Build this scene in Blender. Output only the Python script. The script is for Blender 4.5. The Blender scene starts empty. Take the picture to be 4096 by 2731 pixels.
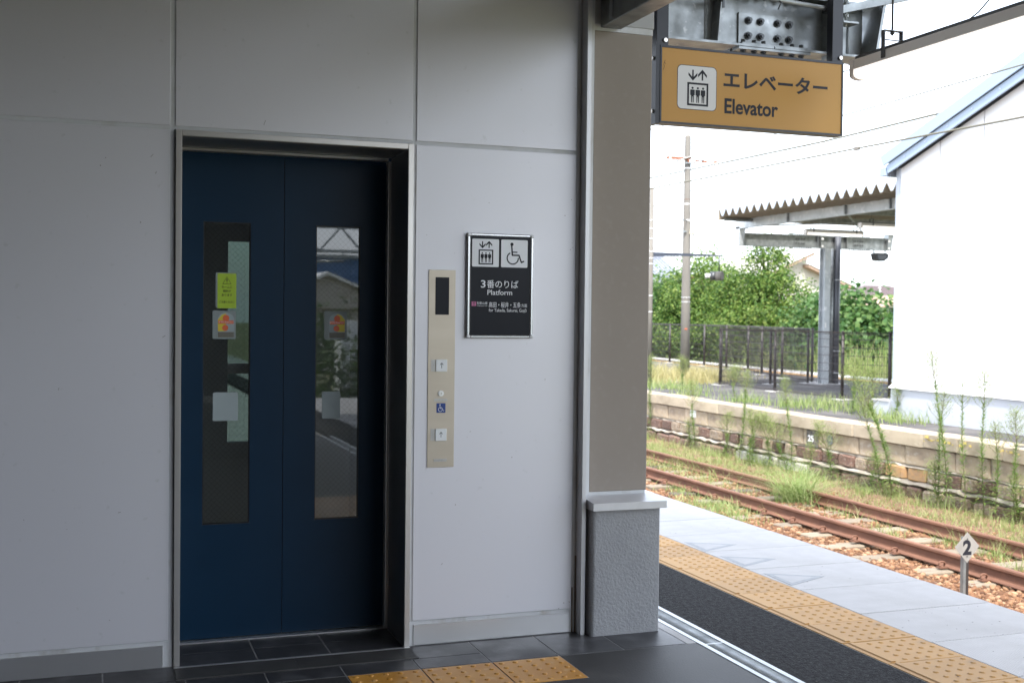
import bpy, bmesh, math, random
import numpy as np
from mathutils import Vector, Matrix

SC = bpy.context.scene
COL = SC.collection
R = math.radians

# ------------------------------------------------------------------ camera
cam_d = bpy.data.cameras.new('camera')
cam = bpy.data.objects.new('camera', cam_d)
COL.objects.link(cam)
SC.camera = cam
W_, H_ = 4096.0, 2731.0
VD = np.array([370 - W_ / 2, 1240 - H_ / 2])       # vanishing point of the track direction (+Y)
VW = np.array([15078 - W_ / 2, 1406 - H_ / 2])     # vanishing point of the wall direction (+X)
F_ = math.sqrt(-float(np.dot(VD, VW)))
D_ = Vector((VD[0], -VD[1], -F_)).normalized()
X_ = Vector((VW[0], -VW[1], -F_)).normalized()
X_ = (X_ - D_ * X_.dot(D_)).normalized()
Z_ = X_.cross(D_)
cam.matrix_world = Matrix.Translation((0, 0, 1.4)) @ Matrix((X_, D_, Z_)).to_4x4()
cam_d.sensor_width = 36.0
cam_d.lens = F_ / W_ * 36.0
cam_d.clip_start = 0.05
cam_d.clip_end = 2000
cam_d.dof.use_dof = True
cam_d.dof.focus_distance = 5.3
cam_d.dof.aperture_fstop = 5.0

# ------------------------------------------------------------------ light
SUN_EL, SUN_AZ = 56.0, 205.0          # azimuth the sun stands at, clockwise from +Y
SKY_STRENGTH = 0.128
SUN_STRENGTH = 2.0
w = bpy.data.worlds.new('World')
SC.world = w
w.use_nodes = True
nt = w.node_tree
for n in list(nt.nodes):
    nt.nodes.remove(n)
sky = nt.nodes.new('ShaderNodeTexSky')
sky.sky_type = 'NISHITA'
sky.sun_disc = False
sky.sun_elevation = R(SUN_EL)
sky.sun_rotation = R(SUN_AZ)
sky.air_density = 1.0
sky.dust_density = 2.5
sky.ozone_density = 1.0
# thin bright cloud veil over the whole sky
tc = nt.nodes.new('ShaderNodeTexCoord')
no = nt.nodes.new('ShaderNodeTexNoise')
no.inputs['Scale'].default_value = 2.4
no.inputs['Detail'].default_value = 6
nt.links.new(tc.outputs['Generated'], no.inputs['Vector'])
ra = nt.nodes.new('ShaderNodeValToRGB')
ra.color_ramp.elements[0].position = 0.35
ra.color_ramp.elements[0].color = (0.35, 0.35, 0.35, 1)
ra.color_ramp.elements[1].position = 0.62
ra.color_ramp.elements[1].color = (0.85, 0.85, 0.85, 1)
nt.links.new(no.outputs['Fac'], ra.inputs['Fac'])
mx = nt.nodes.new('ShaderNodeMix')
mx.data_type = 'RGBA'
mx.inputs['B'].default_value = (6.2, 6.6, 7.3, 1)
nt.links.new(ra.outputs['Color'], mx.inputs['Factor'])
nt.links.new(sky.outputs['Color'], mx.inputs['A'])
bg = nt.nodes.new('ShaderNodeBackground')
bg.inputs['Strength'].default_value = SKY_STRENGTH
nt.links.new(mx.outputs['Result'], bg.inputs['Color'])
wo = nt.nodes.new('ShaderNodeOutputWorld')
nt.links.new(bg.outputs['Background'], wo.inputs['Surface'])

sd = bpy.data.lights.new('sun', 'SUN')
sd.energy = SUN_STRENGTH
sd.angle = R(5)
sd.color = (1.0, 0.95, 0.87)
so = bpy.data.objects.new('sun', sd)
COL.objects.link(so)
sx = math.sin(R(SUN_AZ)) * math.cos(R(SUN_EL))
sy = math.cos(R(SUN_AZ)) * math.cos(R(SUN_EL))
so.rotation_euler = Vector((sx, sy, math.sin(R(SUN_EL)))).to_track_quat('Z', 'Y').to_euler()
so.location = (-20, 0, 30)

SC.view_settings.view_transform = 'Standard'
SC.view_settings.look = 'None'
SC.view_settings.exposure = 2.1
SC.view_settings.gamma = 1
SC.view_settings.use_curve_mapping = False
SC.cycles.use_denoising = True
SC.cycles.max_bounces = 10
SC.cycles.diffuse_bounces = 5
SC.cycles.sample_clamp_indirect = 8

# ------------------------------------------------------------------ materials
def mat(name, c1, rough=0.6, metal=0.0, c2=None, scale=6.0, detail=4, stretch=(1, 1, 1), lo=0.35, hi=0.65,
        bump=0.0, bscale=60.0, bstretch=(1, 1, 1), rand=None, emit=None, estr=1.0, spec=0.5, c3=None, s3=1.3, lo3=.55, hi3=.7,
        aniso=0.0, rvar=0.0, bdist=0.01):
    m = bpy.data.materials.new(name)
    m.use_nodes = True
    t = m.node_tree
    b = t.nodes['Principled BSDF']
    L = t.links.new
    b.inputs['Roughness'].default_value = rough
    b.inputs['Metallic'].default_value = metal
    b.inputs['Specular IOR Level'].default_value = spec
    if aniso:
        b.inputs['Anisotropic'].default_value = aniso
    co = t.nodes.new('ShaderNodeTexCoord')

    def noise(sc, det, st):
        mp = t.nodes.new('ShaderNodeMapping')
        mp.inputs['Scale'].default_value = st
        L(co.outputs['Object'], mp.inputs['Vector'])
        n = t.nodes.new('ShaderNodeTexNoise')
        n.inputs['Scale'].default_value = sc
        n.inputs['Detail'].default_value = det
        L(mp.outputs['Vector'], n.inputs['Vector'])
        return n.outputs['Fac']

    def rng(src, a, z, oa=0.0, oz=1.0):
        r = t.nodes.new('ShaderNodeMapRange')
        r.inputs['From Min'].default_value = a
        r.inputs['From Max'].default_value = z
        r.inputs['To Min'].default_value = oa
        r.inputs['To Max'].default_value = oz
        L(src, r.inputs['Value'])
        return r.outputs['Result']

    def mix(f, a, bcol):
        x = t.nodes.new('ShaderNodeMix')
        x.data_type = 'RGBA'
        if f is not None:
            if isinstance(f, float):
                x.inputs['Factor'].default_value = f
            else:
                L(f, x.inputs['Factor'])
        for k, v in (('A', a), ('B', bcol)):
            if isinstance(v, tuple):
                x.inputs[k].default_value = (*v[:3], 1)
            else:
                L(v, x.inputs[k])
        return x.outputs['Result']

    col = tuple(c1)
    if c2 is not None:
        nf = noise(scale, detail, stretch)
        col = mix(rng(nf, lo, hi), col, tuple(c2))
        if rvar:
            L(rng(nf, 0.3, 0.7, rough - rvar, rough + rvar), b.inputs['Roughness'])
    if c3 is not None:
        col = mix(rng(noise(s3, 5, stretch), lo3, hi3), col, tuple(c3))
    if rand is not None:                      # per-object tint
        oi = t.nodes.new('ShaderNodeObjectInfo')
        hsv = t.nodes.new('ShaderNodeHueSaturation')
        L(rng(oi.outputs['Random'], 0, 1, 1 - rand, 1 + rand), hsv.inputs['Value'])
        if isinstance(col, tuple):
            hsv.inputs['Color'].default_value = (*col[:3], 1)
        else:
            L(col, hsv.inputs['Color'])
        col = hsv.outputs['Color']
    if isinstance(col, tuple):
        b.inputs['Base Color'].default_value = (*col[:3], 1)
    else:
        L(col, b.inputs['Base Color'])
    if emit:
        b.inputs['Emission Color'].default_value = (*emit, 1)
        b.inputs['Emission Strength'].default_value = estr
    if bump:
        bn = t.nodes.new('ShaderNodeBump')
        bn.inputs['Strength'].default_value = bump
        bn.inputs['Distance'].default_value = bdist
        L(noise(bscale, 3, bstretch), bn.inputs['Height'])
        L(bn.outputs['Normal'], b.inputs['Normal'])
    return m


def leaf_mat(name, ca, cb, cc, trans=0.45, zbrown=None):
    m = bpy.data.materials.new(name)
    m.use_nodes = True
    t = m.node_tree
    L = t.links.new
    b = t.nodes['Principled BSDF']
    out = t.nodes['Material Output']
    g = t.nodes.new('ShaderNodeNewGeometry')
    r = t.nodes.new('ShaderNodeValToRGB')
    r.color_ramp.elements[0].color = (*ca, 1)
    r.color_ramp.elements[1].color = (*cc, 1)
    e = r.color_ramp.elements.new(0.6)
    e.color = (*cb, 1)
    L(g.outputs['Random Per Island'], r.inputs['Fac'])
    col = r.outputs['Color']
    b.inputs['Roughness'].default_value = 0.5
    b.inputs['Specular IOR Level'].default_value = 0.35
    L(col, b.inputs['Base Color'])
    tr = t.nodes.new('ShaderNodeBsdfTranslucent')
    L(col, tr.inputs['Color'])
    ms = t.nodes.new('ShaderNodeMixShader')
    ms.inputs['Fac'].default_value = trans
    L(b.outputs['BSDF'], ms.inputs[1])
    L(tr.outputs['BSDF'], ms.inputs[2])
    L(ms.outputs['Shader'], out.inputs['Surface'])
    return m


def glass_mat(name, tint, refl):
    m = bpy.data.materials.new(name)
    m.use_nodes = True
    t = m.node_tree
    L = t.links.new
    t.nodes.remove(t.nodes['Principled BSDF'])
    out = t.nodes['Material Output']
    a = t.nodes.new('ShaderNodeBsdfTransparent')
    a.inputs['Color'].default_value = (*tint, 1)
    g = t.nodes.new('ShaderNodeBsdfGlossy')
    g.inputs['Roughness'].default_value = 0.015
    g.inputs['Color'].default_value = (.95, .98, 1, 1)
    fr = t.nodes.new('ShaderNodeFresnel')
    fr.inputs['IOR'].default_value = refl
    ms = t.nodes.new('ShaderNodeMixShader')
    L(fr.outputs['Fac'], ms.inputs['Fac'])
    L(a.outputs['BSDF'], ms.inputs[1])
    L(g.outputs['BSDF'], ms.inputs[2])
    L(ms.outputs['Shader'], out.inputs['Surface'])
    return m


M = {}
M['panel'] = mat('wall_panel_metal', (.77, .76, .80), .42, .22, c2=(.755, .75, .785), scale=1.1, lo=.3, hi=.7, bump=.02, bscale=500, spec=.4, c3=(.64, .64, .65), s3=24, lo3=.66, hi3=.8, rvar=.05)
M['gasket'] = mat('gasket_grey', (.66, .67, .69), .6, c2=(.55, .545, .53), scale=9, lo=.5, hi=.75)
M['gasket_l'] = mat('sealant_light', (.62, .63, .64), .6, c2=(.36, .33, .29), scale=14, lo=.55, hi=.8, stretch=(1, 1, .3))
M['steel'] = mat('brushed_stainless', (.72, .70, .67), .34, .75, c2=(.60, .565, .52), scale=1.6, stretch=(1, 1, .6), rvar=.04)
M['steel_shade'] = mat('shaded_steel_lining', (.46, .45, .445), .38, .9, c2=(.40, .39, .385), scale=2)  # darker copy of the frame steel; dark reflections are put into its colour
M['steel_s'] = mat('worn_sill_steel', (.10, .098, .095), .5, .4, c2=(.07, .068, .066), scale=8)
M['steel_h'] = mat('brushed_stainless_flat', (.74, .74, .75), .30, .75, c2=(.71, .705, .70), scale=1.6, stretch=(1, 1, .1))
M['op_plate'] = mat('operating_panel_steel', (.54, .475, .39), .40, .6, c2=(.49, .43, .345), scale=5, stretch=(.4, .4, 2), bump=.03, bscale=300, bstretch=(.3, .3, 9))
M['blue'] = mat('door_blue_paint', (.0024, .024, .056), .42, 0, c2=(.0028, .026, .060), scale=4, spec=.25, bump=.015, bscale=400, rvar=.03)
M['dark'] = mat('dark_void', (.012, .014, .016), .5)
M['cab'] = mat('cab_interior_grey', (.55, .57, .58), .4, .1)
M['glass'] = glass_mat('wired_glass', (.84, .88, .87), 1.8)
M['glass_r'] = glass_mat('rear_glass', (.045, .062, .055), 1.4)
M['wire'] = mat('glass_wire', (.22, .23, .22), .4, .6)
M['alu'] = mat('anodised_aluminium', (.66, .66, .67), .38, .35, c2=(.60, .60, .61), scale=4, stretch=(3, 3, .3))
M['alu_frame'] = mat('satin_frame', (.72, .72, .72), .25, .9)
M['beige'] = mat('beige_stone_board', (.31, .27, .23), .8, c2=(.30, .26, .222), scale=3, bump=.10, bscale=380, c3=(.318, .278, .238), s3=30)
M['beige_w'] = mat('pale_fascia_board', (.42, .42, .42), .6)
M['stucco'] = mat('stucco_grey', (.34, .345, .355), .62, c2=(.30, .305, .315), scale=5, bump=.8, bscale=95, bdist=.005, spec=.45)
M['ftile'] = mat('dark_floor_tile', (.052, .052, .055), .42, c2=(.035, .035, .038), scale=3.2, c3=(.11, .11, .115), s3=6, lo3=.5, hi3=.72, bump=.06, bscale=90, rand=.12, rvar=.08)
M['grout'] = mat('grout_grey', (.42, .42, .42), .85, c2=(.28, .275, .27), scale=20)
M['dfloor'] = mat('dark_resin_floor', (.040, .038, .037), .55, c2=(.028, .027, .026), scale=2.4, c3=(.06, .056, .052), s3=5, lo3=.55, hi3=.75, bump=.12, bscale=120, stretch=(1, 1, 1))
M['asph'] = mat('platform_asphalt', (.036, .036, .038), .9, c2=(.012, .012, .013), scale=42, detail=6, lo=.4, hi=.6, c3=(.10, .098, .095), s3=90, lo3=.62, hi3=.70, bump=1, bscale=110, bdist=.012, spec=.25)
M['asph2'] = mat('far_asphalt', (.075, .07, .072), .9, c2=(.05, .047, .048), scale=1.2, c3=(.16, .15, .14), s3=.9, lo3=.5, hi3=.8, bump=.3, bscale=60)
M['yel'] = mat('tactile_yellow', (.50, .270, .072), .55, c2=(.455, .242, .062), scale=5, bump=.05, bscale=200, rand=.09, c3=(.30, .18, .07), s3=7, lo3=.58, hi3=.80)
M['yel_in'] = mat('tactile_worn_yellow', (.62, .30, .055), .42, c2=(.55, .25, .04), scale=6, c3=(.66, .42, .2), s3=14, lo3=.6, hi3=.75, rand=.04, bump=.04, bscale=120)
M['cope'] = mat('coping_white_concrete', (.49, .475, .465), .62, c2=(.45, .435, .425), scale=9, c3=(.40, .385, .37), s3=2.2, lo3=.52, hi3=.78, rand=.03)
t = M['cope'].node_tree            # fine diagonal tread moulded into the slabs
_b = t.nodes['Principled BSDF']
_co = t.nodes.new('ShaderNodeTexCoord')
_prev = None
for ang in (58, -58):
    _mp = t.nodes.new('ShaderNodeMapping')
    _mp.inputs['Rotation'].default_value = (0, 0, R(ang))
    t.links.new(_co.outputs['Object'], _mp.inputs['Vector'])
    _wv = t.nodes.new('ShaderNodeTexWave')
    _wv.inputs['Scale'].default_value = 32
    t.links.new(_mp.outputs['Vector'], _wv.inputs['Vector'])
    _bp = t.nodes.new('ShaderNodeBump')
    _bp.inputs['Strength'].default_value = .55
    _bp.inputs['Distance'].default_value = .0016
    t.links.new(_wv.outputs['Fac'], _bp.inputs['Height'])
    if _prev:
        t.links.new(_prev.outputs['Normal'], _bp.inputs['Normal'])
    _prev = _bp
t.links.new(_prev.outputs['Normal'], _b.inputs['Normal'])
M['cope_s'] = mat('coping_smooth_patch', (.455, .445, .44), .65, c2=(.40, .39, .385), scale=9)
M['cope_d'] = mat('coping_patch_border', (.30, .31, .32), .7, c2=(.36, .37, .38), scale=30)
M['conc'] = mat('pale_concrete', (.52, .51, .50), .8, c2=(.42, .41, .40), scale=5, bump=.15, bscale=120)
M['galv'] = mat('galvanised_steel', (.34, .36, .365), .42, .75, c2=(.22, .235, .24), scale=9, detail=6, lo=.35, hi=.68, c3=(.46, .47, .47), s3=22, lo3=.62, hi3=.75, bump=.05, bscale=60, rvar=.1)
M['galv_l'] = mat('galvanised_pale', (.50, .53, .55), .5, .35, c2=(.40, .43, .45), scale=3, c3=(.62, .64, .65), s3=6)
M['galv_w'] = mat('drain_zinc', (.66, .68, .69), .42, .35, c2=(.60, .62, .63), scale=8)
M['bolt'] = mat('dark_bolt', (.10, .105, .11), .4, .7)
M['screw'] = mat('bright_screw', (.7, .68, .64), .3, .8)
M['navy'] = mat('navy_sign_metal', (.010, .012, .020), .38, c2=(.014, .016, .024), scale=6)
M['sign_y'] = mat('sign_amber_face', (.52, .28, .065), .42, c2=(.50, .27, .061), scale=1.6, spec=.3, c3=(.45, .23, .05), s3=7, lo3=.72, hi3=.85)
M['sign_w'] = mat('sign_white', (.66, .66, .66), .4)
M['ink'] = mat('sign_ink', (.016, .017, .024), .45, spec=.25)
M['board'] = mat('notice_black', (.010, .011, .017), .3, spec=.18)
M['white'] = mat('print_white', (.84, .85, .88), .4)
M['pink'] = mat('line_pink', (.50, .13, .28), .4)
M['bluebadge'] = mat('badge_blue', (.015, .055, .26), .35)
M['btn'] = mat('button_white', (.86, .88, .88), .4)
M['clear'] = mat('clear_braille_strip', (.50, .49, .47), .3, .3)
M['green'] = mat('sticker_lime', (.42, .60, .04), .5)
M['orange'] = mat('sticker_orange', (.75, .15, .05), .5)
M['yellow'] = mat('sticker_yellow', (.72, .56, .05), .5)
M['grey'] = mat('sticker_grey', (.16, .15, .12), .5)
M['frost'] = mat('sticker_back', (.26, .30, .30), .55)
M['frost2'] = mat('sticker_back_pale', (.36, .42, .43), .55)
M['lampbody'] = mat('lamp_housing', (.80, .78, .76), .55)
M['lampglow'] = mat('lamp_diffuser', (.8, .78, .75), .5, emit=(1, .96, .9), estr=.28)
M['ceil'] = mat('ceiling_panel', (.30, .30, .31), .7)
M['shadewall'] = mat('shade_wall_dark', (.03, .03, .033), .6)  # near-black so the added hall walls bounce little light
M['roofs'] = mat('roof_sheet_brown', (.33, .28, .21), .6, c2=(.28, .235, .175), scale=4, rand=.05)
M['rooft'] = mat('roof_sheet_silver', (.26, .32, .40), .5, .1, c2=(.23, .29, .37), scale=4)
M['rust'] = mat('rail_rust', (.18, .085, .052), .8, c2=(.125, .058, .036), scale=5, stretch=(6, .6, 1), c3=(.19, .085, .05), s3=14, lo3=.55, hi3=.75, bump=.25, bscale=70)
M['rust_top'] = mat('rail_rust_head', (.21, .095, .053), .6, c2=(.15, .066, .04), scale=7, stretch=(5, .5, 1))
M['sleeper'] = mat('sleeper_pale', (.25, .21, .155), .85, c2=(.17, .135, .10), scale=6, stretch=(.6, 5, 1), c3=(.20, .15, .11), s3=8, lo3=.6, hi3=.7, bump=.3, bscale=40, bstretch=(.6, 6, 1), rand=.18)
M['sleeper_d'] = mat('sleeper_dark_wood', (.11, .085, .065), .85, c2=(.055, .043, .035), scale=6, stretch=(.5, 7, 1), bump=.5, bscale=40, bstretch=(.5, 8, 1), rand=.2)
M['ballast'] = mat('ballast_bed', (.22, .125, .07), .95, c2=(.10, .055, .032), scale=26, detail=6, lo=.4, hi=.6, c3=(.38, .26, .17), s3=40, lo3=.55, hi3=.65, bump=1, bscale=45, bdist=.03)
M['soil'] = mat('open_ground', (.20, .17, .10), .95, c2=(.10, .13, .045), scale=.6, detail=8, c3=(.26, .22, .15), s3=3, bump=.5, bscale=18)
M['wallc'] = mat('wall_block_concrete', (.42, .335, .235), .85, c2=(.27, .21, .155), scale=3.4, stretch=(1, 1, .45), c3=(.46, .41, .34), s3=8, lo3=.55, hi3=.75, bump=.35, bscale=40, rand=.14, bdist=.02)
M['wallcope'] = mat('wall_coping_concrete', (.44, .37, .275), .85, c2=(.31, .255, .185), scale=2.6, stretch=(1, 1, .4), c3=(.44, .38, .285), s3=11, bump=.25, bscale=50, rand=.08)
M['stone_r'] = mat('stone_red_brown', (.175, .10, .075), .85, c2=(.09, .056, .043), scale=6, c3=(.38, .32, .28), s3=11, lo3=.58, hi3=.72, bump=.7, bscale=22, rand=.25, bdist=.03)
M['stone_g'] = mat('stone_grey_tan', (.34, .26, .18), .85, c2=(.19, .145, .105), scale=6, c3=(.50, .46, .41), s3=9, lo3=.55, hi3=.72, bump=.7, bscale=22, rand=.2, bdist=.03)
M['stone_o'] = mat('stone_ochre', (.46, .27, .12), .85, c2=(.34, .22, .13), scale=5, bump=.5, bscale=20, bdist=.03)
M['mortar'] = mat('wall_mortar', (.36, .32, .265), .9, c2=(.25, .215, .175), scale=7, c3=(.50, .47, .42), s3=3, lo3=.55, hi3=.7, bump=.6, bscale=24, bdist=.03)
M['lime'] = mat('lime_crust', (.62, .60, .57), .9, c2=(.50, .47, .43), scale=14, bump=.9, bscale=30, bdist=.03)
M['bwall'] = mat('white_cladding', (.80, .81, .83), .55, c2=(.77, .78, .80), scale=1.5)
M['bbase'] = mat('grey_white_base', (.46, .48, .52), .7, c2=(.43, .45, .49), scale=2, bump=.12, bscale=60)
M['bblue'] = mat('pale_blue_flashing', (.31, .385, .49), .45, c2=(.295, .37, .475), scale=1)
M['btrim'] = mat('pale_corner_trim', (.40, .44, .50), .5)
M['black'] = mat('black_metal', (.020, .016, .016), .45, c2=(.035, .028, .026), scale=12)
M['fencewire'] = mat('dark_brown_wire', (.035, .028, .028), .5)
M['cpole'] = mat('weathered_concrete_pole', (.19, .178, .16), .85, c2=(.15, .14, .125), scale=4, stretch=(1, 1, .2), bump=.15, bscale=60)
M['whitep'] = mat('white_paint', (.78, .78, .77), .5)
M['rustwhite'] = mat('rusty_white_paint', (.72, .71, .69), .6, c2=(.25, .085, .035), scale=9, lo=.48, hi=.55)
M['rustbr'] = mat('rusty_crossarm', (.24, .09, .045), .8, c2=(.6, .55, .5), scale=11, lo=.55, hi=.62)
M['lampcream'] = mat('cream_lamp', (.68, .65, .52), .4)
M['speaker'] = mat('speaker_black', (.02, .021, .024), .5)
M['grc'] = mat('pipe_dark_grey', (.10, .105, .12), .4, .3)
M['cable'] = mat('overhead_copper', (.16, .155, .12), .7)
M['thincable'] = mat('thin_cable', (.09, .12, .11), .6)
M['siding'] = mat('cream_siding', (.46, .43, .385), .7)
M['siding2'] = mat('cream_green_siding', (.48, .48, .38), .7)
M['trimtan'] = mat('tan_trim', (.33, .23, .17), .7)
M['tileb'] = mat('purple_brown_roof', (.13, .098, .10), .7, c2=(.10, .075, .078), scale=12)
M['tileg'] = mat('blue_grey_roof_tile', (.26, .28, .33), .6, c2=(.20, .22, .27), scale=5)
M['tiler'] = mat('red_roof_tile', (.33, .13, .09), .7, c2=(.26, .10, .07), scale=9)
M['darkin'] = mat('shed_dark_inside', (.03, .027, .025), .9)
M['navyb'] = mat('blue_factory_wall', (.05, .13, .30), .6)
M['hedge'] = leaf_mat('hedge_leaf', (.035, .07, .015), (.06, .12, .02), (.10, .16, .03))
M['leafA'] = leaf_mat('tree_leaf_bright', (.035, .09, .017), (.115, .205, .034), (.26, .33, .085), .45)
M['leafB'] = leaf_mat('tree_leaf_large', (.03, .085, .022), (.085, .18, .045), (.19, .28, .09), .45)
M['leafC'] = leaf_mat('tree_leaf_yellow', (.05, .115, .018), (.12, .195, .032), (.22, .27, .065), .45)
M['trunk'] = mat('tree_bark', (.09, .065, .045), .9, c2=(.05, .036, .026), scale=9, bump=.4, bscale=30)
M['grass'] = leaf_mat('grass_blade', (.16, .23, .055), (.27, .33, .11), (.46, .42, .24), .4)
M['grassg'] = leaf_mat('grass_blade_fresh', (.17, .26, .07), (.27, .35, .12), (.42, .44, .22), .4)
M['dry'] = leaf_mat('dry_grass', (.30, .27, .10), (.42, .37, .17), (.50, .45, .25), .3)
M['weedleaf'] = leaf_mat('weed_leaf', (.11, .205, .042), (.175, .275, .065), (.29, .345, .11), .4)
M['weedflower'] = leaf_mat('weed_flower', (.13, .20, .04), (.20, .26, .07), (.30, .32, .12), .4)
M['weedstem'] = mat('weed_stem', (.10, .14, .045), .7, c2=(.13, .09, .05), scale=3)
# ballast stones vary one by one
m = leaf_mat('ballast_stone', (.09, .042, .023), (.20, .10, .05), (.36, .225, .135), 0.0)
M['stone'] = m
m.node_tree.nodes['Principled BSDF'].inputs['Roughness'].default_value = .85


# ------------------------------------------------------------------ mesh helpers
def P_link(name, me, m, parent):
    o = bpy.data.objects.new(name, me)
    COL.objects.link(o)
    if m is not None and len(me.materials) == 0:
        me.materials.append(m)
    if parent is not None:
        o.parent = parent
    return o


def root_of(o):
    while o is not None and o.parent is not None:
        o = o.parent
    return o


class MB:
    def __init__(s):
        s.v = []
        s.f = []
        s.sm = []

    def add(s, vs, fs, smooth=False):
        k = len(s.v)
        s.v += [tuple(p) for p in vs]
        s.f += [tuple(i + k for i in f) for f in fs]
        s.sm += [smooth] * len(fs)
        return s

    def box(s, x0, x1, y0, y1, z0, z1):
        x0, x1 = sorted((x0, x1)); y0, y1 = sorted((y0, y1)); z0, z1 = sorted((z0, z1))
        vs = [(x0, y0, z0), (x1, y0, z0), (x1, y1, z0), (x0, y1, z0), (x0, y0, z1), (x1, y0, z1), (x1, y1, z1), (x0, y1, z1)]
        return s.add(vs, [(0, 3, 2, 1), (4, 5, 6, 7), (0, 1, 5, 4), (1, 2, 6, 5), (2, 3, 7, 6), (3, 0, 4, 7)])

    def bbox(s, x0, x1, y0, y1, z0, z1, b=.004):
        """box with chamfered upper edges and vertical corners (12 + 8 faces)"""
        x0, x1 = sorted((x0, x1)); y0, y1 = sorted((y0, y1)); z0, z1 = sorted((z0, z1))
        bm = bmesh.new()
        r = bmesh.ops.create_cube(bm, size=1)
        for v in bm.verts:
            v.co = ((x0 + x1) / 2 + v.co.x * (x1 - x0), (y0 + y1) / 2 + v.co.y * (y1 - y0), (z0 + z1) / 2 + v.co.z * (z1 - z0))
        bmesh.ops.bevel(bm, geom=bm.edges[:], offset=b, segments=1, affect='EDGES', profile=.5)
        s.add([v.co[:] for v in bm.verts], [[v.index for v in f.verts] for f in bm.faces])
        bm.free()
        return s

    def prism(s, poly, axis, a, b):
        """poly: 2-D points; axis 0/1/2 is the extrusion axis from a to b"""
        n = len(poly)
        def p3(p, t):
            if axis == 0: return (t, p[0], p[1])
            if axis == 1: return (p[0], t, p[1])
            return (p[0], p[1], t)
        vs = [p3(p, a) for p in poly] + [p3(p, b) for p in poly]
        fs = [tuple(range(n)), tuple(range(2 * n - 1, n - 1, -1))]
        for i in range(n):
            j = (i + 1) % n
            fs.append((i, i + n, j + n, j))
        return s.add(vs, fs)

    def tube(s, pts, r, n=8, cap=True, smooth=True):
        pts = [Vector(p) for p in pts]
        rs = r if isinstance(r, (list, tuple)) else [r] * len(pts)
        vs = []
        ref = None
        for i, p in enumerate(pts):
            d = (pts[min(i + 1, len(pts) - 1)] - pts[max(i - 1, 0)]).normalized()
            if ref is None:
                ref = Vector((0, 0, 1)) if abs(d.z) < .9 else Vector((1, 0, 0))
            a = d.cross(ref)
            if a.length < 1e-4:
                a = d.orthogonal()
            a.normalize()
            b = d.cross(a).normalized()
            ref = -b if False else ref
            for k in range(n):
                t_ = 2 * math.pi * k / n
                vs.append(p + (a * math.cos(t_) + b * math.sin(t_)) * rs[i])
        fs = []
        for i in range(len(pts) - 1):
            for k in range(n):
                k2 = (k + 1) % n
                fs.append((i * n + k, i * n + k2, (i + 1) * n + k2, (i + 1) * n + k))
        s.add(vs, fs, smooth)
        if cap:
            m_ = len(s.v) - len(vs)
            s.f.append(tuple(m_ + k for k in range(n - 1, -1, -1))); s.sm.append(False)
            s.f.append(tuple(m_ + (len(pts) - 1) * n + k for k in range(n))); s.sm.append(False)
        return s

    def beam(s, p, q, w, h, up=(0, 0, 1)):
        p, q = Vector(p), Vector(q)
        d = (q - p).normalized()
        a = d.cross(Vector(up)).normalized() * (w / 2)
        b = a.cross(d).normalized() * (h / 2)
        vs = [p - a - b, p + a - b, p + a + b, p - a + b, q - a - b, q + a - b, q + a + b, q - a + b]
        return s.add(vs, [(0, 1, 2, 3), (7, 6, 5, 4), (0, 4, 5, 1), (1, 5, 6, 2), (2, 6, 7, 3), (3, 7, 4, 0)])

    def build(s, name, m, parent=None, fix=True):
        rt = root_of(parent)
        off = Vector(rt.location) if rt is not None else Vector((0, 0, 0))
        me = bpy.data.meshes.new(name)
        me.from_pydata([tuple(Vector(p) - off) for p in s.v], [], s.f)
        if any(s.sm):
            me.polygons.foreach_set('use_smooth', s.sm)
        if fix:
            bm = bmesh.new()
            bm.from_mesh(me)
            bmesh.ops.recalc_face_normals(bm, faces=bm.faces[:])
            bm.to_mesh(me)
            bm.free()
        return P_link(name, me, m, parent)


def tag(o, label=None, cat=None, group=None, kind=None):
    if label: o['label'] = label
    if cat: o['category'] = cat
    if group: o['group'] = group
    if kind: o['kind'] = kind
    return o


def thing(name, label, cat, loc=(0, 0, 0), group=None):
    o = bpy.data.objects.new(name, None)
    o.empty_display_size = .1
    COL.objects.link(o)
    o.location = loc
    return tag(o, label, cat, group)


def struct(o):
    o['kind'] = 'structure'
    return o


def stuff(o):
    o['kind'] = 'stuff'
    return o


def box(name, m, parent, *a):
    return MB().box(*a).build(name, m, parent, fix=False)


def bbox(name, m, parent, *a, b=.004):
    return MB().bbox(*a, b=b).build(name, m, parent, fix=False)


def np_mesh(name, V, F, m, parent=None, nside=4, smooth=False):
    rt = root_of(parent)
    V = np.asarray(V, dtype=np.float32).reshape(-1, 3)
    if rt is not None:
        V = V - np.array(rt.location, dtype=np.float32)
    F = np.asarray(F, dtype=np.int32).reshape(-1, nside)
    me = bpy.data.meshes.new(name)
    me.vertices.add(len(V))
    me.vertices.foreach_set('co', V.ravel())
    me.loops.add(F.size)
    me.loops.foreach_set('vertex_index', F.ravel())
    me.polygons.add(len(F))
    me.polygons.foreach_set('loop_start', np.arange(0, F.size, nside, dtype=np.int32))
    me.polygons.foreach_set('loop_total', np.full(len(F), nside, dtype=np.int32))
    if smooth:
        me.polygons.foreach_set('use_smooth', np.ones(len(F), dtype=bool))
    me.update()
    me.validate()
    return P_link(name, me, m, parent)


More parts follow.
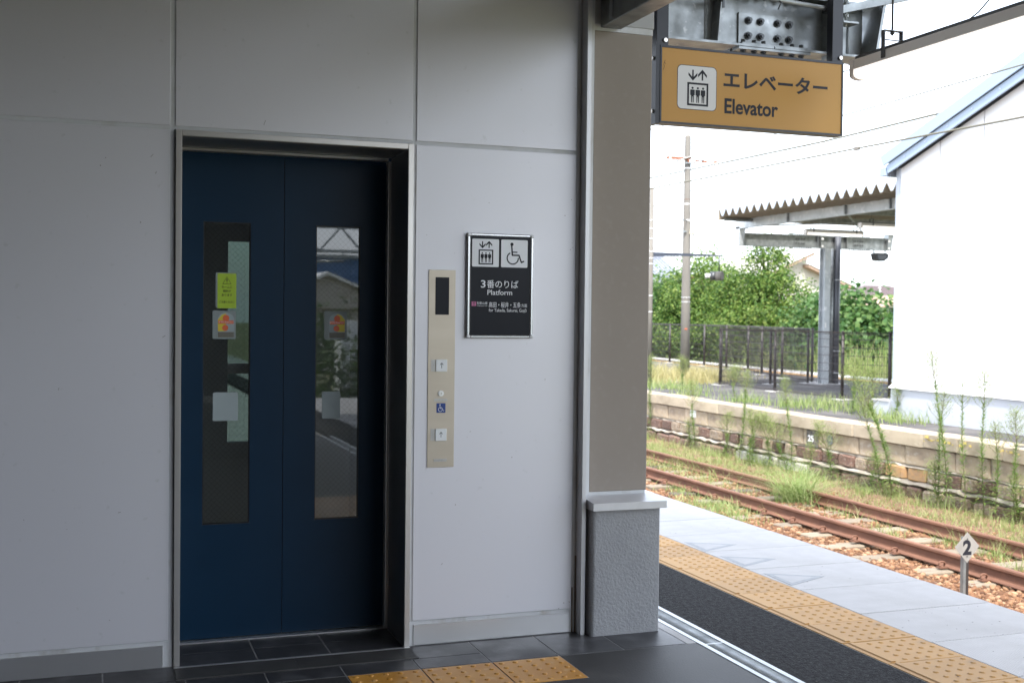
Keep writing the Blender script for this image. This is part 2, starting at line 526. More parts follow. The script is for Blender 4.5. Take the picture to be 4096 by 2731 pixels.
def text(body, x0, x1, z0, z1, y, m, parent, name='lettering', bold=0.0, facing='Y', fit=True, th=.0006):
    """lettering standing in the plane Y=y (read from -Y), fitted into x0..x1, z0..z1"""
    c = bpy.data.curves.new('t', 'FONT')
    c.body = body
    c.size = 1
    c.offset = bold
    c.resolution_u = 4
    o = bpy.data.objects.new('t', c)
    COL.objects.link(o)
    bpy.context.view_layer.update()
    me = bpy.data.meshes.new_from_object(o.evaluated_get(bpy.context.evaluated_depsgraph_get()))
    bpy.data.objects.remove(o)
    n = len(me.vertices)
    a = np.empty(n * 3, dtype=np.float32)
    me.vertices.foreach_get('co', a)
    a = a.reshape(-1, 3)
    mn, mxx = a.min(0), a.max(0)
    sx_ = (x1 - x0) / (mxx[0] - mn[0])
    sz_ = (z1 - z0) / (mxx[1] - mn[1])
    rt = root_of(parent)
    off = np.array(rt.location) if rt is not None else np.zeros(3)
    out = np.empty_like(a)
    u = x0 + (a[:, 0] - mn[0]) * sx_
    v = z0 + (a[:, 1] - mn[1]) * sz_
    if facing == 'Y':
        out[:, 0] = u; out[:, 1] = y; out[:, 2] = v
    else:                                     # standing in plane X=y, read from -X (text runs towards -Y)
        out[:, 1] = -u; out[:, 0] = y; out[:, 2] = v
    out -= off
    me.vertices.foreach_set('co', out.ravel())
    me.name = name
    me.materials.clear()
    me.update()
    return P_link(name, me, m, parent)


def instance(src, name, parent, loc=None, scale=None, rot=None):
    o = src.copy()
    o.name = name
    COL.objects.link(o)
    o.parent = parent
    if loc is not None: o.location = loc
    if scale is not None: o.scale = scale
    if rot is not None: o.rotation_euler = rot
    return o


def copy_tree(o, parent=None):
    c = o.copy()
    COL.objects.link(c)
    c.parent = parent
    for ch in o.children:
        copy_tree(ch, c)
    return c


rnd = random.Random(7)

# ---- pictogram shapes (unit square, x right, z up), returned as an MB in plane Y=y
def rrect(x0, x1, z0, z1, r, n=5):
    pts = []
    for cx, cz, a0 in ((x1 - r, z1 - r, 0), (x0 + r, z1 - r, 90), (x0 + r, z0 + r, 180), (x1 - r, z0 + r, 270)):
        for k in range(n + 1):
            a = R(a0 + 90 * k / n)
            pts.append((cx + r * math.cos(a), cz + r * math.sin(a)))
    return pts


def flat(polys, y, fx, fz):
    b = MB()
    for p in polys:
        b.add([(fx(q[0]), y, fz(q[1])) for q in p], [tuple(range(len(p)))])
    return b


def circle(cx, cz, r, n=14):
    return [(cx + r * math.cos(2 * math.pi * k / n), cz + r * math.sin(2 * math.pi * k / n)) for k in range(n)]


def seg(p, q, w):
    p, q = Vector((p[0], p[1])), Vector((q[0], q[1]))
    d = (q - p).normalized()
    n_ = Vector((-d.y, d.x)) * (w / 2)
    return [tuple(p - n_), tuple(q - n_), tuple(q + n_), tuple(p + n_)]


def lift_symbol():
    ps = []
    # down arrow and up arrow
    for cx, up in ((.385, False), (.62, True)):
        tip, tail = (.93, .68) if up else (.66, .91)
        s_ = -1 if up else 1
        ps.append(seg((cx, tail), (cx, tip + s_ * .05), .038))
        ps.append([(cx, tip), (cx + .125, tip + s_ * .145), (cx + .125, tip + s_ * .085), (cx, tip - s_ * -.0 + s_ * -.0 - s_ * .0 + 0)] if False else
                  [(cx, tip), (cx + .11, tip + s_ * .12), (cx + .11, tip + s_ * .185), (cx, tip + s_ * .068)])
        ps.append([(cx, tip), (cx - .11, tip + s_ * .12), (cx - .11, tip + s_ * .185), (cx, tip + s_ * .068)])
    x0, x1, z0, z1, w_ = .25, .77, .09, .62, .045
    ps += [[(x0, z0), (x1, z0), (x1, z0 + w_), (x0, z0 + w_)], [(x0, z1 - w_), (x1, z1 - w_), (x1, z1), (x0, z1)],
           [(x0, z0 + w_), (x0 + w_, z0 + w_), (x0 + w_, z1 - w_), (x0, z1 - w_)], [(x1 - w_, z0 + w_), (x1, z0 + w_), (x1, z1 - w_), (x1 - w_, z1 - w_)]]
    for cx in (.38, .51, .64):
        ps.append(circle(cx, .495, .026))
        ps.append([(cx - .056, .445), (cx - .044, .457), (cx + .044, .457), (cx + .056, .445), (cx + .056, .33), (cx + .034, .33), (cx + .034, .30), (cx - .034, .30), (cx - .034, .33), (cx - .056, .33)])
        ps.append([(cx - .034, .30), (cx - .006, .30), (cx - .010, .16), (cx - .030, .16)])
        ps.append([(cx + .034, .30), (cx + .006, .30), (cx + .010, .16), (cx + .030, .16)])
    return ps


def wheelchair_symbol():
    ps = [circle(.38, .85, .06, 18)]
    ps.append(seg((.37, .82), (.40, .44), .055))
    ps.append(seg((.40, .565), (.59, .565), .042))
    ps.append(seg((.385, .455), (.66, .455), .055))
    ps.append(seg((.645, .47), (.745, .20), .052))
    ps.append(seg((.73, .19), (.85, .245), .05))
    a0, a1 = R(118), R(365)
    n = 22
    for k in range(n):
        a, b = a0 + (a1 - a0) * k / n, a0 + (a1 - a0) * (k + 1) / n
        c_, ro, ri = (.415, .345), .235, .190
        ps.append([(c_[0] + ri * math.cos(a), c_[1] + ri * math.sin(a)), (c_[0] + ro * math.cos(a), c_[1] + ro * math.sin(a)),
                   (c_[0] + ro * math.cos(b), c_[1] + ro * math.sin(b)), (c_[0] + ri * math.cos(b), c_[1] + ri * math.sin(b))])
    return ps


def pict(polys, x0, x1, z0, z1, y, m, parent, name='symbol'):
    return flat(polys, y, lambda u: x0 + u * (x1 - x0), lambda v: z0 + v * (z1 - z0)).build(name, m, parent)

# ================================================================== NEAR: elevator wall
YW = 4.75
wall = thing('elevator_wall', 'grey metal panelled wall around the elevator doorway', 'wall', (0.55, YW, 0))
# backing: the joints show it, 5 mm behind the panel faces
bk = MB()
bk.box(-.95, .300, YW + .005, YW + .10, 0, 3.05)
bk.box(1.261, 2.0155, YW + .005, YW + .10, 0, 3.05)
bk.box(.300, 1.261, YW + .005, YW + .10, 2.108, 3.05)
bk.build('joint_sealant', M['gasket'], wall, fix=False)
for (x0, x1, z0, z1) in ((-.95, .2825, .107, 2.104), (-.95, .2825, 2.121, 3.05), (.3025, 1.2545, 2.121, 3.05),
                         (1.2725, 1.9965, .107, 2.104), (1.2725, 1.9965, 2.121, 3.05)):
    bbox('wall_panel', M['panel'], wall, x0, x1, YW, YW + .0045, z0, z1, b=.0012)
bbox('skirting_panel', M['steel_h'], wall, -.95, .264, YW - .004, YW + .0045, .004, .089, b=.0015)
bbox('skirting_panel', M['steel_h'], wall, 1.277, 1.987, YW - .004, YW + .0045, .004, .089, b=.0015)
box('skirting_sealant', M['gasket_l'], wall, -.95, .2995, YW + .001, YW + .0048, .002, .104)
box('skirting_sealant', M['gasket_l'], wall, 1.2615, 1.9985, YW + .001, YW + .0048, .002, .104)
MB().box(1.9985, 2.0155, YW + .002, YW + .0048, 0.002, 3.05).build('edge_sealant', M['gasket_l'], wall, fix=False)
# aluminium corner trim
bbox('corner_trim', M['alu'], wall, 2.0165, 2.0375, 4.69, 4.7545, 0, 3.05, b=.0015)
box('edge_sealant', M['gasket_l'], wall, 2.038, 2.077, YW + .002, YW + .012, 0, 3.05)

# small scuffs and rust specks on the panels
M['scuff'] = mat('scuff_grey', (.40, .38, .37), .6)
M['speck'] = mat('dirt_speck', (.20, .15, .11), .8)
sr = random.Random(3)
for (x, z, l_, an) in ((.645, 2.155, .020, 70), (.215, 2.00, .016, 50), (.23, 1.935, .010, 60), (.262, 1.30, .014, 35), (1.52, .90, .006, 20), (1.86, 1.12, .008, 80), (.10, .62, .012, 10), (1.40, .34, .010, 40), (-.12, 1.1, .010, 75)):
    dx_, dz_ = math.cos(R(an)) * l_ / 2, math.sin(R(an)) * l_ / 2
    MB().beam((x - dx_, YW - .0004, z - dz_), (x + dx_, YW - .0004, z + dz_), .0022, .0006, (0, 1, 0)).build('scuff_mark', M['scuff'], wall, fix=False)
for k in range(26):
    x = sr.choice((sr.uniform(1.29, 1.99), sr.uniform(1.96, 2.0), sr.uniform(-.3, .27)))
    z = sr.choice((sr.uniform(.10, .16), sr.uniform(.1, .9), sr.uniform(1.5, 2.0)))
    r_s = sr.uniform(.0008, .0022)
    MB().tube([(x, YW - .0004, z), (x, YW + .001, z)], r_s, 6).build('dirt_speck', M['speck'], wall, fix=False)
for (x0, x1, z1) in ((2.0125, 2.0163, .34), (2.0376, 2.0410, .52), (1.9985, 2.0015, .2)):
    box('dirt_streak', M['speck'], wall, x0, x1, YW - .006, YW + .0015, .0, z1)

# shaft body behind (reaches above the roof), with a rear opening seen through the door glass
sh = thing('elevator_shaft', 'square elevator shaft standing behind the panelled wall', 'elevator shaft', (0.55, 6.2, 0))
b = MB()
b.box(-.95, -.85, 4.851, 7.6, 0, 7.2)
b.box(1.95, 2.05, 4.851, 7.6, 0, 7.2)
b.box(-.85, .70, 7.5, 7.6, 0, 7.2)
b.box(1.15, 1.95, 7.5, 7.6, 0, 7.2)
b.box(.70, 1.15, 7.5, 7.6, 0, .45)
b.box(.70, 1.15, 7.5, 7.6, 1.9, 7.2)
b.box(-.85, 1.95, 4.851, 7.5, 7.1, 7.2)
b.box(-.95, 2.05, YW + .0, 4.85, 3.9, 7.2)
b.build('shaft_wall', M['cab'], sh, fix=False)
b = MB()
b.box(.0, .06, 5.35, 7.2, 0.0, 2.3)
b.box(1.5, 1.56, 5.35, 7.2, 0.0, 2.3)
b.box(.06, 1.5, 5.35, 7.2, 2.3, 2.36)
b.box(.06, .76, 7.14, 7.2, 0, 2.3)
b.box(.97, 1.5, 7.14, 7.2, 0, 2.3)
b.box(.76, .97, 7.14, 7.2, 0, .62)
b.box(.76, .97, 7.14, 7.2, 1.82, 2.3)
b.box(.06, 1.5, 5.35, 7.14, -.02, .0)
b.build('cab_wall', M['cab'], sh, fix=False)
MB().add([(.76, 7.17, .62), (.97, 7.17, .62), (.97, 7.17, 1.82), (.76, 7.17, 1.82)], [(0, 1, 2, 3)]).build('rear_pane', M['glass_r'], sh, fix=False)
box('rear_rail', M['steel_h'], sh, .76, .97, 7.141, 7.165, 1.03, 1.09)
box('handrail', M['steel_h'], sh, .07, .75, 7.08, 7.11, .86, .90)
box('rear_frame', M['steel_h'], sh, .965, .99, 7.10, 7.139, .1, 2.2)
box('cab_panel', M['steel_h'], sh, 1.30, 1.42, 5.36, 5.42, .5, 2.1)

# entrance surround
en = thing('elevator_entrance', 'brushed stainless steel frame around the blue elevator doors', 'door frame', (.78, 4.75, 0))
for (a_, c_) in ((.3035, .3265), (1.2355, 1.2585)):
    bbox('door_jamb', M['steel'], en, a_, c_, 4.738, 4.7495, 0.004, 2.106, b=.0012)
bbox('reveal_lining', M['steel_shade'], en, .3035, .3262, 4.750, 5.088, 0.004, 2.08, b=.001)
bbox('reveal_lining', M['steel_shade'], en, 1.2358, 1.2585, 4.750, 5.04, 0.004, 2.08, b=.001)
bbox('inner_jamb', M['steel'], en, 1.2245, 1.2575, 5.041, 5.088, 0.003, 2.066, b=.0015)
bbox('header', M['steel'], en, .327, 1.235, 4.738, 4.7495, 2.083, 2.1055, b=.0012)
bbox('header_soffit', M['steel_shade'], en, .327, 1.235, 4.750, 5.04, 2.081, 2.1055, b=.0012)
bbox('inner_header', M['steel'], en, .327, 1.224, 5.041, 5.088, 2.068, 2.080, b=.0015)
bbox('sill_plate', M['steel_s'], en, .304, .7695, 4.567, 4.713, .0, .005, b=.001)
bbox('sill_plate', M['steel_s'], en, .7705, 1.254, 4.567, 4.713, .0, .005, b=.001)
for k in range(9):
    box('sill_groove', M['dark'], en, 1.19, 1.25, 4.585 + k * .0135, 4.588 + k * .0135, .0052, .0057)
box('threshold_rail', M['steel_h'], en, .327, 1.235, 5.052, 5.088, .001, .006)
box('threshold_rail', M['steel_h'], en, .304, 1.255, 4.7145, 4.7295, .001, .006)


def door(x0, x1, wx0, wx1, label, wlab):
    yd = 5.095
    d = thing('elevator_door', label, 'elevator door', ((x0 + x1) / 2, yd, 0.006), 'blue elevator door leaves')
    wz0, wz1 = .493, 1.779
    f = MB()
    for (yy_a, yy_b) in ((yd, yd + .03),):
        O_ = [(x0, .008), (x1, .008), (x1, 2.10), (x0, 2.10)]
        I_ = [(wx0, wz0), (wx1, wz0), (wx1, wz1), (wx0, wz1)]
        vs = [(p[0], yy_a, p[1]) for p in O_ + I_] + [(p[0], yy_b, p[1]) for p in O_ + I_]
        fs = []
        for k in range(4):
            j = (k + 1) % 4
            fs += [(k, j, 4 + j, 4 + k), (8 + k, 12 + k, 12 + j, 8 + j), (k, 8 + k, 8 + j, j), (4 + k, 4 + j, 12 + j, 12 + k)]
        f.add(vs, fs)
    f.build('leaf_panel', M['blue'], d)
    fr = MB()
    e = .004
    fr.box(wx0, wx0 + e, yd + .004, yd + .024, wz0, wz1)
    fr.box(wx1 - e, wx1, yd + .004, yd + .024, wz0, wz1)
    fr.box(wx0 + e, wx1 - e, yd + .004, yd + .024, wz0, wz0 + e)
    fr.box(wx0 + e, wx1 - e, yd + .004, yd + .024, wz1 - e, wz1)
    fr.build('window_bead', M['black'], d, fix=False)
    g = MB().add([(wx0, yd + .010, wz0), (wx1, yd + .010, wz0), (wx1, yd + .010, wz1), (wx0, yd + .010, wz1)], [(0, 1, 2, 3)]).build('window_pane', M['glass'], d, fix=False)
    ws = MB()
    ww, wh = wx1 - wx0, wz1 - wz0
    st = .0235
    yw_ = yd + .0125
    k = -wh
    while k < ww:
        for s_ in (1, -1):
            # line u = k + t, v = t (t in 0..wh) clipped to 0..ww
            ta, tb = max(0, -k), min(wh, ww - k)
            if tb > ta:
                ua, ub = k + ta, k + tb
                if s_ < 0:
                    ua, ub = ww - ua, ww - ub
                ws.beam((wx0 + ua, yw_, wz0 + ta), (wx0 + ub, yw_, wz0 + tb), .0007, .0007, (0, 1, 0))
        k += st
    stuff(ws.build('wire_mesh', M['wire'], d, fix=False))
    return d


dl = door(.285, .7772, .440, .637, 'left blue elevator door leaf with lime green notice in its window', '')
dr = door(.7802, 1.275, .917, 1.112, 'right blue elevator door leaf with one round-topped sticker in its window', '')


for d_, xa in ((dl, .7773), (dr, .7790)):
    box('edge_seal', M['dark'], d_, xa, xa + .0012, 5.099, 5.12, .01, 2.09)


def round_sticker(d, x0, x1, z0, z1, flip):
    bk_ = flat([rrect(x0 - .008 - (.012 if True else 0), x1 + .006, z0 - .004, z1 + .008, .006)], 5.1040, lambda u: u, lambda v: v).build('sticker_backing', M['frost'], d)
    bd = flat([[(x0, z0), (x1, z0), (x1, z1 - (x1 - x0) / 2)] + [((x0 + x1) / 2 + (x1 - x0) / 2 * math.cos(R(a)), z1 - (x1 - x0) / 2 + (x1 - x0) / 2 * math.sin(R(a))) for a in range(10, 180, 14)] + [(x0, z1 - (x1 - x0) / 2)]],
              5.1035, lambda u: u, lambda v: v).build('door_sticker', M['frost2'], d)
    mx_ = (x0 + x1) / 2
    h = z1 - z0
    half = [(x0 + .002, z0 + h * .27), (mx_, z0 + h * .27), (mx_, z1 - .003), (x0 + .018, z1 - .010), (x0 + .002, z1 - .03)]
    if flip:
        half = [(2 * mx_ - p[0], p[1]) for p in half]
    flat([half], 5.1031, lambda u: u, lambda v: v).build('yellow_print', M['yellow'], bd)
    flat([circle(mx_, z1 - .024, .014, 16), circle(mx_ - .003, z0 + h * .40, .013, 16)], 5.1027, lambda u: u, lambda v: v).build('orange_print', M['orange'], bd)
    box('red_band', M['orange'], bd, x0 + .004, x1 - .004, 5.1021, 5.1024, z0 + h * .56, z0 + h * .69)
    text('ドアにちゅうい', x0 + .007, x1 - .007, z0 + h * .585, z0 + h * .665, 5.1017, M['white'], bd, bold=.01)
    box('grey_band', M['grey'], bd, x0 + .002, x1 - .002, 5.1021, 5.1024, z0 + .003, z0 + h * .24)


# left leaf stickers
gx0, gx1, gz0, gz1 = .500, .578, 1.414, 1.562
bx = flat([rrect(.492, .578, 1.417, 1.566, .004)], 5.1040, lambda u: u, lambda v: v).build('sticker_backing', M['frost'], dl)
gs = flat([[(gx0, gz0), (gx1, gz0), (gx1, gz1), (gx0, gz1)]], 5.1035, lambda u: u, lambda v: v).build('notice_sticker', M['green'], dl)
tri = [seg((.521, 1.517), (.557, 1.517), .0016), seg((.5215, 1.517), (.539, 1.548), .0016), seg((.5565, 1.517), (.539, 1.548), .0016),
       seg((.539, 1.540), (.539, 1.527), .004), circle(.539, 1.5215, .0018, 8)]
flat(tri, 5.1031, lambda u: u, lambda v: v).build('warning_triangle', M['ink'], gs)
text('ホームに', .517, .561, 1.499, 1.510, 5.1031, M['ink'], gs, bold=.01)
text('傾斜が', .522, .556, 1.482, 1.493, 5.1031, M['ink'], gs, bold=.01)
text('あります', .517, .561, 1.465, 1.476, 5.1031, M['ink'], gs, bold=.01)
text('ご注意ください', .508, .570, 1.436, 1.446, 5.1031, M['ink'], gs, bold=.01)
round_sticker(dl, .500, .571, 1.287, 1.396, False)
round_sticker(dr, .977, 1.050, 1.286, 1.398, True)
flat([rrect(.483, .588, .934, 1.056, .005)], 5.1037, lambda u: u, lambda v: v).build('blank_label', M['frost2'], dl)
flat([rrect(.949, 1.030, .935, 1.054, .005)], 5.1037, lambda u: u, lambda v: v).build('blank_label', M['frost2'], dr)

# operating panel
op = thing('call_panel', 'tall beige steel elevator call panel with two arrow buttons', 'control panel', (1.388, YW - .002, 1.17))
bbox('face_plate', M['op_plate'], op, 1.3295, 1.447, YW - .0035, YW - .0005, .752, 1.5855, b=.0008)
bbox('display', M['board'], op, 1.359, 1.419, YW - .0048, YW - .0036, 1.397, 1.555, b=.0005)
for zc in (1.1825, .890):
    p_ = bbox('call_button', M['btn'], op, 1.3635, 1.413, YW - .008, YW - .0036, zc - .0255, zc + .0255, b=.0012)
    pict([seg((.5, .28), (.5, .70), .045), seg((.5, .72), (.36, .56), .045), seg((.5, .72), (.64, .56), .045)], 1.3635, 1.413, zc - .0255, zc + .0255, YW - .0083, M['ink'], p_, 'arrow')
    box('braille_strip', M['clear'], op, 1.3435, 1.3615, YW - .0045, YW - .0036, zc - .024, zc + .025)
k_ = MB()
k_.tube([(1.387, YW - .0036, 1.065), (1.387, YW - .008, 1.065)], .0125, 20)
kk = k_.build('key_switch', M['steel_h'], op)
MB().tube([(1.387, YW - .0081, 1.065), (1.387, YW - .0095, 1.065)], .0065, 14).build('lock_cylinder', M['screw'], kk)
box('keyhole', M['dark'], kk, 1.3862, 1.3878, YW - .0102, YW - .0096, 1.062, 1.068)
box('braille_strip', M['clear'], op, 1.358, 1.416, YW - .0045, YW - .0036, 1.0315, 1.0425)
box('braille_strip', M['clear'], op, 1.358, 1.416, YW - .0045, YW - .0036, .776, .788)
for (zz, xs) in ((1.037, (1.379, 1.382, 1.392, 1.395)), (.782, (1.379, 1.382, 1.392, 1.395)), (1.184, (1.351, 1.354)), (.892, (1.351, 1.354))):
    d_ = MB()
    for i, x in enumerate(xs):
        d_.box(x, x + .0012, YW - .0054, YW - .0046, zz + (.002 if i % 2 else -.002), zz + (.0032 if i % 2 else -.0008))
    d_.build('braille_dots', M['bolt'], op)
bd = bbox('wheelchair_badge', M['bluebadge'], op, 1.3685, 1.408, YW - .0046, YW - .0036, .983, 1.0235, b=.0004)
pict(wheelchair_symbol(), 1.3685, 1.408, .983, 1.0235, YW - .005, M['white'], bd)

# platform notice
ns = thing('platform_notice', 'black wall notice with elevator and wheelchair pictograms in silver frame', 'sign', (1.645, YW, 1.52))
fr = MB()
for (x0, x1, z0, z1) in ((1.493, 1.509, 1.311, 1.735), (1.780, 1.796, 1.311, 1.735)):
    fr.bbox(x0, x1, YW - .018, YW - .0005, z0, z1, b=.005)
for (x0, x1, z0, z1) in ((1.508, 1.781, 1.300, 1.312), (1.508, 1.781, 1.733, 1.745)):
    fr.bbox(x0, x1, YW - .0175, YW - .0005, z0, z1, b=.004)
fr.build('sign_frame', M['alu_frame'], ns, fix=False)
for (x, z) in ((1.493, 1.2995), (1.779, 1.2995), (1.493, 1.731), (1.779, 1.731)):
    bbox('frame_corner', M['alu'], ns, x, x + .0175, YW - .019, YW - .0008, z, z + .0145, b=.004)
box('sign_board', M['board'], ns, 1.509, 1.780, YW - .012, YW - .002, 1.312, 1.733)
yb = YW - .0124
p1 = flat([rrect(1.5165, 1.637, 1.603, 1.7215, .005)], yb, lambda u: u, lambda v: v).build('pictogram_panel', M['white'], ns)
pict(lift_symbol(), 1.514, 1.640, 1.602, 1.722, yb - .0005, M['ink'], p1)
p2 = flat([rrect(1.647, 1.768, 1.603, 1.7215, .005)], yb, lambda u: u, lambda v: v).build('pictogram_panel', M['white'], ns)
pict(wheelchair_symbol(), 1.650, 1.770, 1.602, 1.720, yb - .0005, M['ink'], p2)
text('3', 1.557, 1.578, 1.514, 1.546, yb, M['white'], ns, bold=.012)
text('番のりば', 1.584, 1.727, 1.513, 1.547, yb, M['white'], ns, bold=.003)
text('Platform', 1.587, 1.699, 1.484, 1.506, yb, M['white'], ns, bold=.004)
pk = box('line_symbol', M['pink'], ns, 1.5165, 1.537, yb - .0002, yb + .0004, 1.4355, 1.4545)
text('T', 1.5215, 1.5325, 1.4385, 1.4515, yb - .0006, M['ink'], pk, bold=.01)
text('和歌山線', 1.540, 1.587, 1.4425, 1.4545, yb, M['white'], ns, bold=0)
text('Wakayama Line', 1.541, 1.587, 1.4335, 1.4395, yb, M['white'], ns)
text('高田・桜井・五条', 1.594, 1.739, 1.430, 1.454, yb, M['white'], ns, bold=.003)
text('方面', 1.741, 1.768, 1.4325, 1.4475, yb, M['white'], ns, bold=0)
text('for Takada, Sakurai, Gojō', 1.594, 1.766, 1.408, 1.4265, yb, M['white'], ns, bold=.003)

# ------------------------------------------------------------------ pillar beside the wall
pi = thing('wall_pillar', 'brown stone-faced pillar on a rough grey plinth', 'pillar', (2.22, 4.95, 0))
bbox('stone_panel', M['beige'], pi, 2.078, 2.361, 4.757, 5.34, .617, 2.657, b=.003)
box('panel_sealant', M['gasket_l'], pi, 2.073, 2.356, 4.762, 5.33, .592, 2.66)
bbox('upper_panel', M['beige_w'], pi, 2.078, 2.368, 4.755, 5.35, 2.685, 3.6, b=.003)
box('upper_joint', M['gasket'], pi, 2.074, 2.364, 4.759, 5.345, 2.6575, 2.6845)
cp = MB()
cp.prism([(4.622, .5545), (4.622, .5865), (4.757, .6025), (5.36, .6025), (5.36, .5545)], 0, 2.043, 2.396)
cp.build('plinth_cap', M['alu'], pi)
# rough rendered plinth, with a rounded near-left corner
pts = [(2.050, 4.76)]
for k in range(6):
    a = R(180 + 90 * k / 5)
    pts.append((2.068 + .018 * math.cos(a), 4.668 + .018 * math.sin(a)))
pts += [(2.374, 4.650), (2.379, 4.655), (2.379, 5.35), (2.050, 5.35)]
MB().prism(pts, 2, 0, .5545).build('plinth', M['stucco'], pi)

# ------------------------------------------------------------------ floor and platform (setting)
plat = struct(MB().box(-8, 4.12, -9, 40, -1.3, -.06).build('platform', M['conc'], None, fix=False))
plat.name = 'platform'
def onplat(name, m, *a, b=None):
    return bbox(name, m, plat, *a, b=b) if b else box(name, m, plat, *a)
onplat('floor_bed', M['grout'], -8, 2.45, -9, 5.36, -.0595, -.0008)
onplat('resin_floor', M['dfloor'], -.95, 2.449, -8, 1.408, -.0007, .0004)
onplat('resin_floor', M['dfloor'], -.95, 2.449, 2.298, 4.128, -.0007, .0004)
onplat('resin_floor', M['dfloor'], 1.818, 2.449, 4.128, 4.428, -.0007, .0004)
onplat('resin_floor', M['dfloor'], -.95, .924, 4.128, 4.428, -.0007, .0004)
onplat('resin_floor', M['dfloor'], -.95, 1.2, 1.408, 2.298, -.0007, .0004)
onplat('concrete_apron', M['conc'], 2.405, 2.449, 4.431, 5.36, -.005, .001)
onplat('concrete_apron', M['conc'], 2.06, 2.449, 5.36, 14, -.0595, .001)
g_ = .0028
xs = [.927 - .2955 * k for k in range(7, -7, -1)]
xs = [x for x in xs if -1.2 < x < 2.2]
xs = sorted(xs)
ft = None
for i in range(len(xs)):
    a = xs[i]
    c_ = xs[i] + .2955
    if c_ > 2.5:
        continue
    c_ = min(c_, 2.404)
    y0 = 4.431
    y1 = YW - .001
    if c_ > .31 and a < 1.25:          # in front of the sill the tile is cut at the plate
        y1 = 4.564
    onplat('floor_tile', M['ftile'], max(a, -.95) + g_, c_ - g_, y0 + g_, y1 - .001, -.0007, .001, b=.0006)
    if c_ > 1.26 and a < 1.25:
        onplat('floor_tile', M['ftile'], 1.257, c_ - g_, 4.567, YW - .006, -.0007, .001, b=.0006)
    if c_ > .30 and a < .30:
        onplat('floor_tile', M['ftile'], a + g_, .301, 4.567, YW - .006, -.0007, .001, b=.0006)
for (a, c_) in ((.328, .6285), (.6355, .9235), (.9305, 1.2345)):
    onplat('floor_tile', M['ftile'], a, c_, 4.732, 4.9095, -.0007, .001, b=.0006)
    onplat('floor_tile', M['ftile'], a, c_, 4.9125, 5.0505, -.0007, .001, b=.0006)


def bump_dome(b, x, y, z, r=.0125, h=.0038):
    vs, fs = [], []
    n = 8
    for k in range(n):
        a = 2 * math.pi * k / n
        vs.append((x + r * math.cos(a), y + r * math.sin(a), z))
    for k in range(n):
        a = 2 * math.pi * k / n
        vs.append((x + r * .55 * math.cos(a), y + r * .55 * math.sin(a), z + h))
    for k in range(n):
        fs.append((k, (k + 1) % n, n + (k + 1) % n, n + k))
    fs.append(tuple(range(n, 2 * n)))
    b.add(vs, fs)


def tact_in(x0, y0, n_):
    b = MB()
    b.bbox(x0 + g_, x0 + .2955 - g_, y0 + g_, y0 + .2955 - g_, -.0045, .0025, b=.001)
    for i in range(5):
        for j in range(5):
            bump_dome(b, x0 + .0295 + .059 * i, y0 + .0295 + .059 * j, .0024)
    return b.build('tactile_tile', M['yel_in'], plat)


for x0 in (.9275, 1.223, 1.5185):
    tact_in(x0, 4.130, 0)
for x0 in (1.2, 1.4955, 1.791, 2.0865):
    for y_ in (2.0, 1.7045, 1.409):
        tact_in(x0, y_, 0)
    stf = None
onplat('resin_floor', M['dfloor'], 2.383, 2.449, 1.408, 2.298, -.0007, .0004)

# drain channel
dr_ = thing('drain_channel', 'long galvanised slot drain between tiled floor and asphalt', 'drain', (2.515, 6, 0))
YA, YB = -3.0, 14.0
b = MB()
for x0, x1 in ((2.451, 2.474), (2.556, 2.580)):
    b.box(x0, x1, YA, YB, -.055, .003)
b.build('channel_edge', M['galv_w'], dr_, fix=False)
box('channel_pit', M['dark'], dr_, 2.4745, 2.5555, YA, YB, -.059, -.04)
nb = int((9.6 - 2.2) / .0125)
V = []; F = []
cube_f = [(0, 3, 2, 1), (4, 5, 6, 7), (0, 1, 5, 4), (1, 2, 6, 5), (2, 3, 7, 6), (3, 0, 4, 7)]
for k in range(nb):
    y = 2.2 + k * .0125
    i0 = len(V)
    for z in (-.018, .0015):
        V += [(2.475, y, z), (2.555, y, z), (2.555, y + .0045, z), (2.475, y + .0045, z)]
    F += [[i0 + q for q in f] for f in cube_f]
stuff(np_mesh('grating_bar', V, F, M['galv'], dr_))
b = MB()
for x in (2.495, 2.535):
    b.box(x, x + .003, 2.2, 9.6, -.019, -.0005)
b.build('grating_rod', M['galv_w'], dr_, fix=False)
for y in [2.4 + .995 * k for k in range(8)]:
    box('grating_end', M['galv_w'], dr_, 2.4746, 2.5554, y, y + .010, -.02, .0021)

onplat('asphalt_strip', M['asph'], 2.581, 3.037, -9, 40, -.0595, .0005)
# tactile edge blocks
TX0, TX1 = 3.042, 3.428
ty = [4.836 + .3055 * k for k in range(-9, 28)]
def edge_tile_mb(y0):
    b = MB()
    b.bbox(TX0 + .002, TX1, y0 + .003, y0 + .3055 - .003, -.05, .0025, b=.0015)
    # raised guiding bar on the inner side
    b.prism([(3.066, .0024), (3.071, .0075), (3.089, .0075), (3.094, .0024)], 1, y0 + .012, y0 + .2935)
    for i in range(5):
        for j in range(5):
            bump_dome(b, 3.156 + .0585 * i, y0 + .036 + .0585 * j, .0024, r=.0135, h=.0040)
    return b
et = edge_tile_mb(0).build('tactile_block', M['yel'], plat)
et.location.y = ty[0]
for y0 in ty[1:]:
    instance(et, 'tactile_block', plat, (0, y0 + rnd.uniform(-.0008, .0008), rnd.uniform(-.0008, .0008)))
box('block_bed', M['grout'], plat, TX0 - .004, 3.4335, -9, 40, -.0595, -.0012)
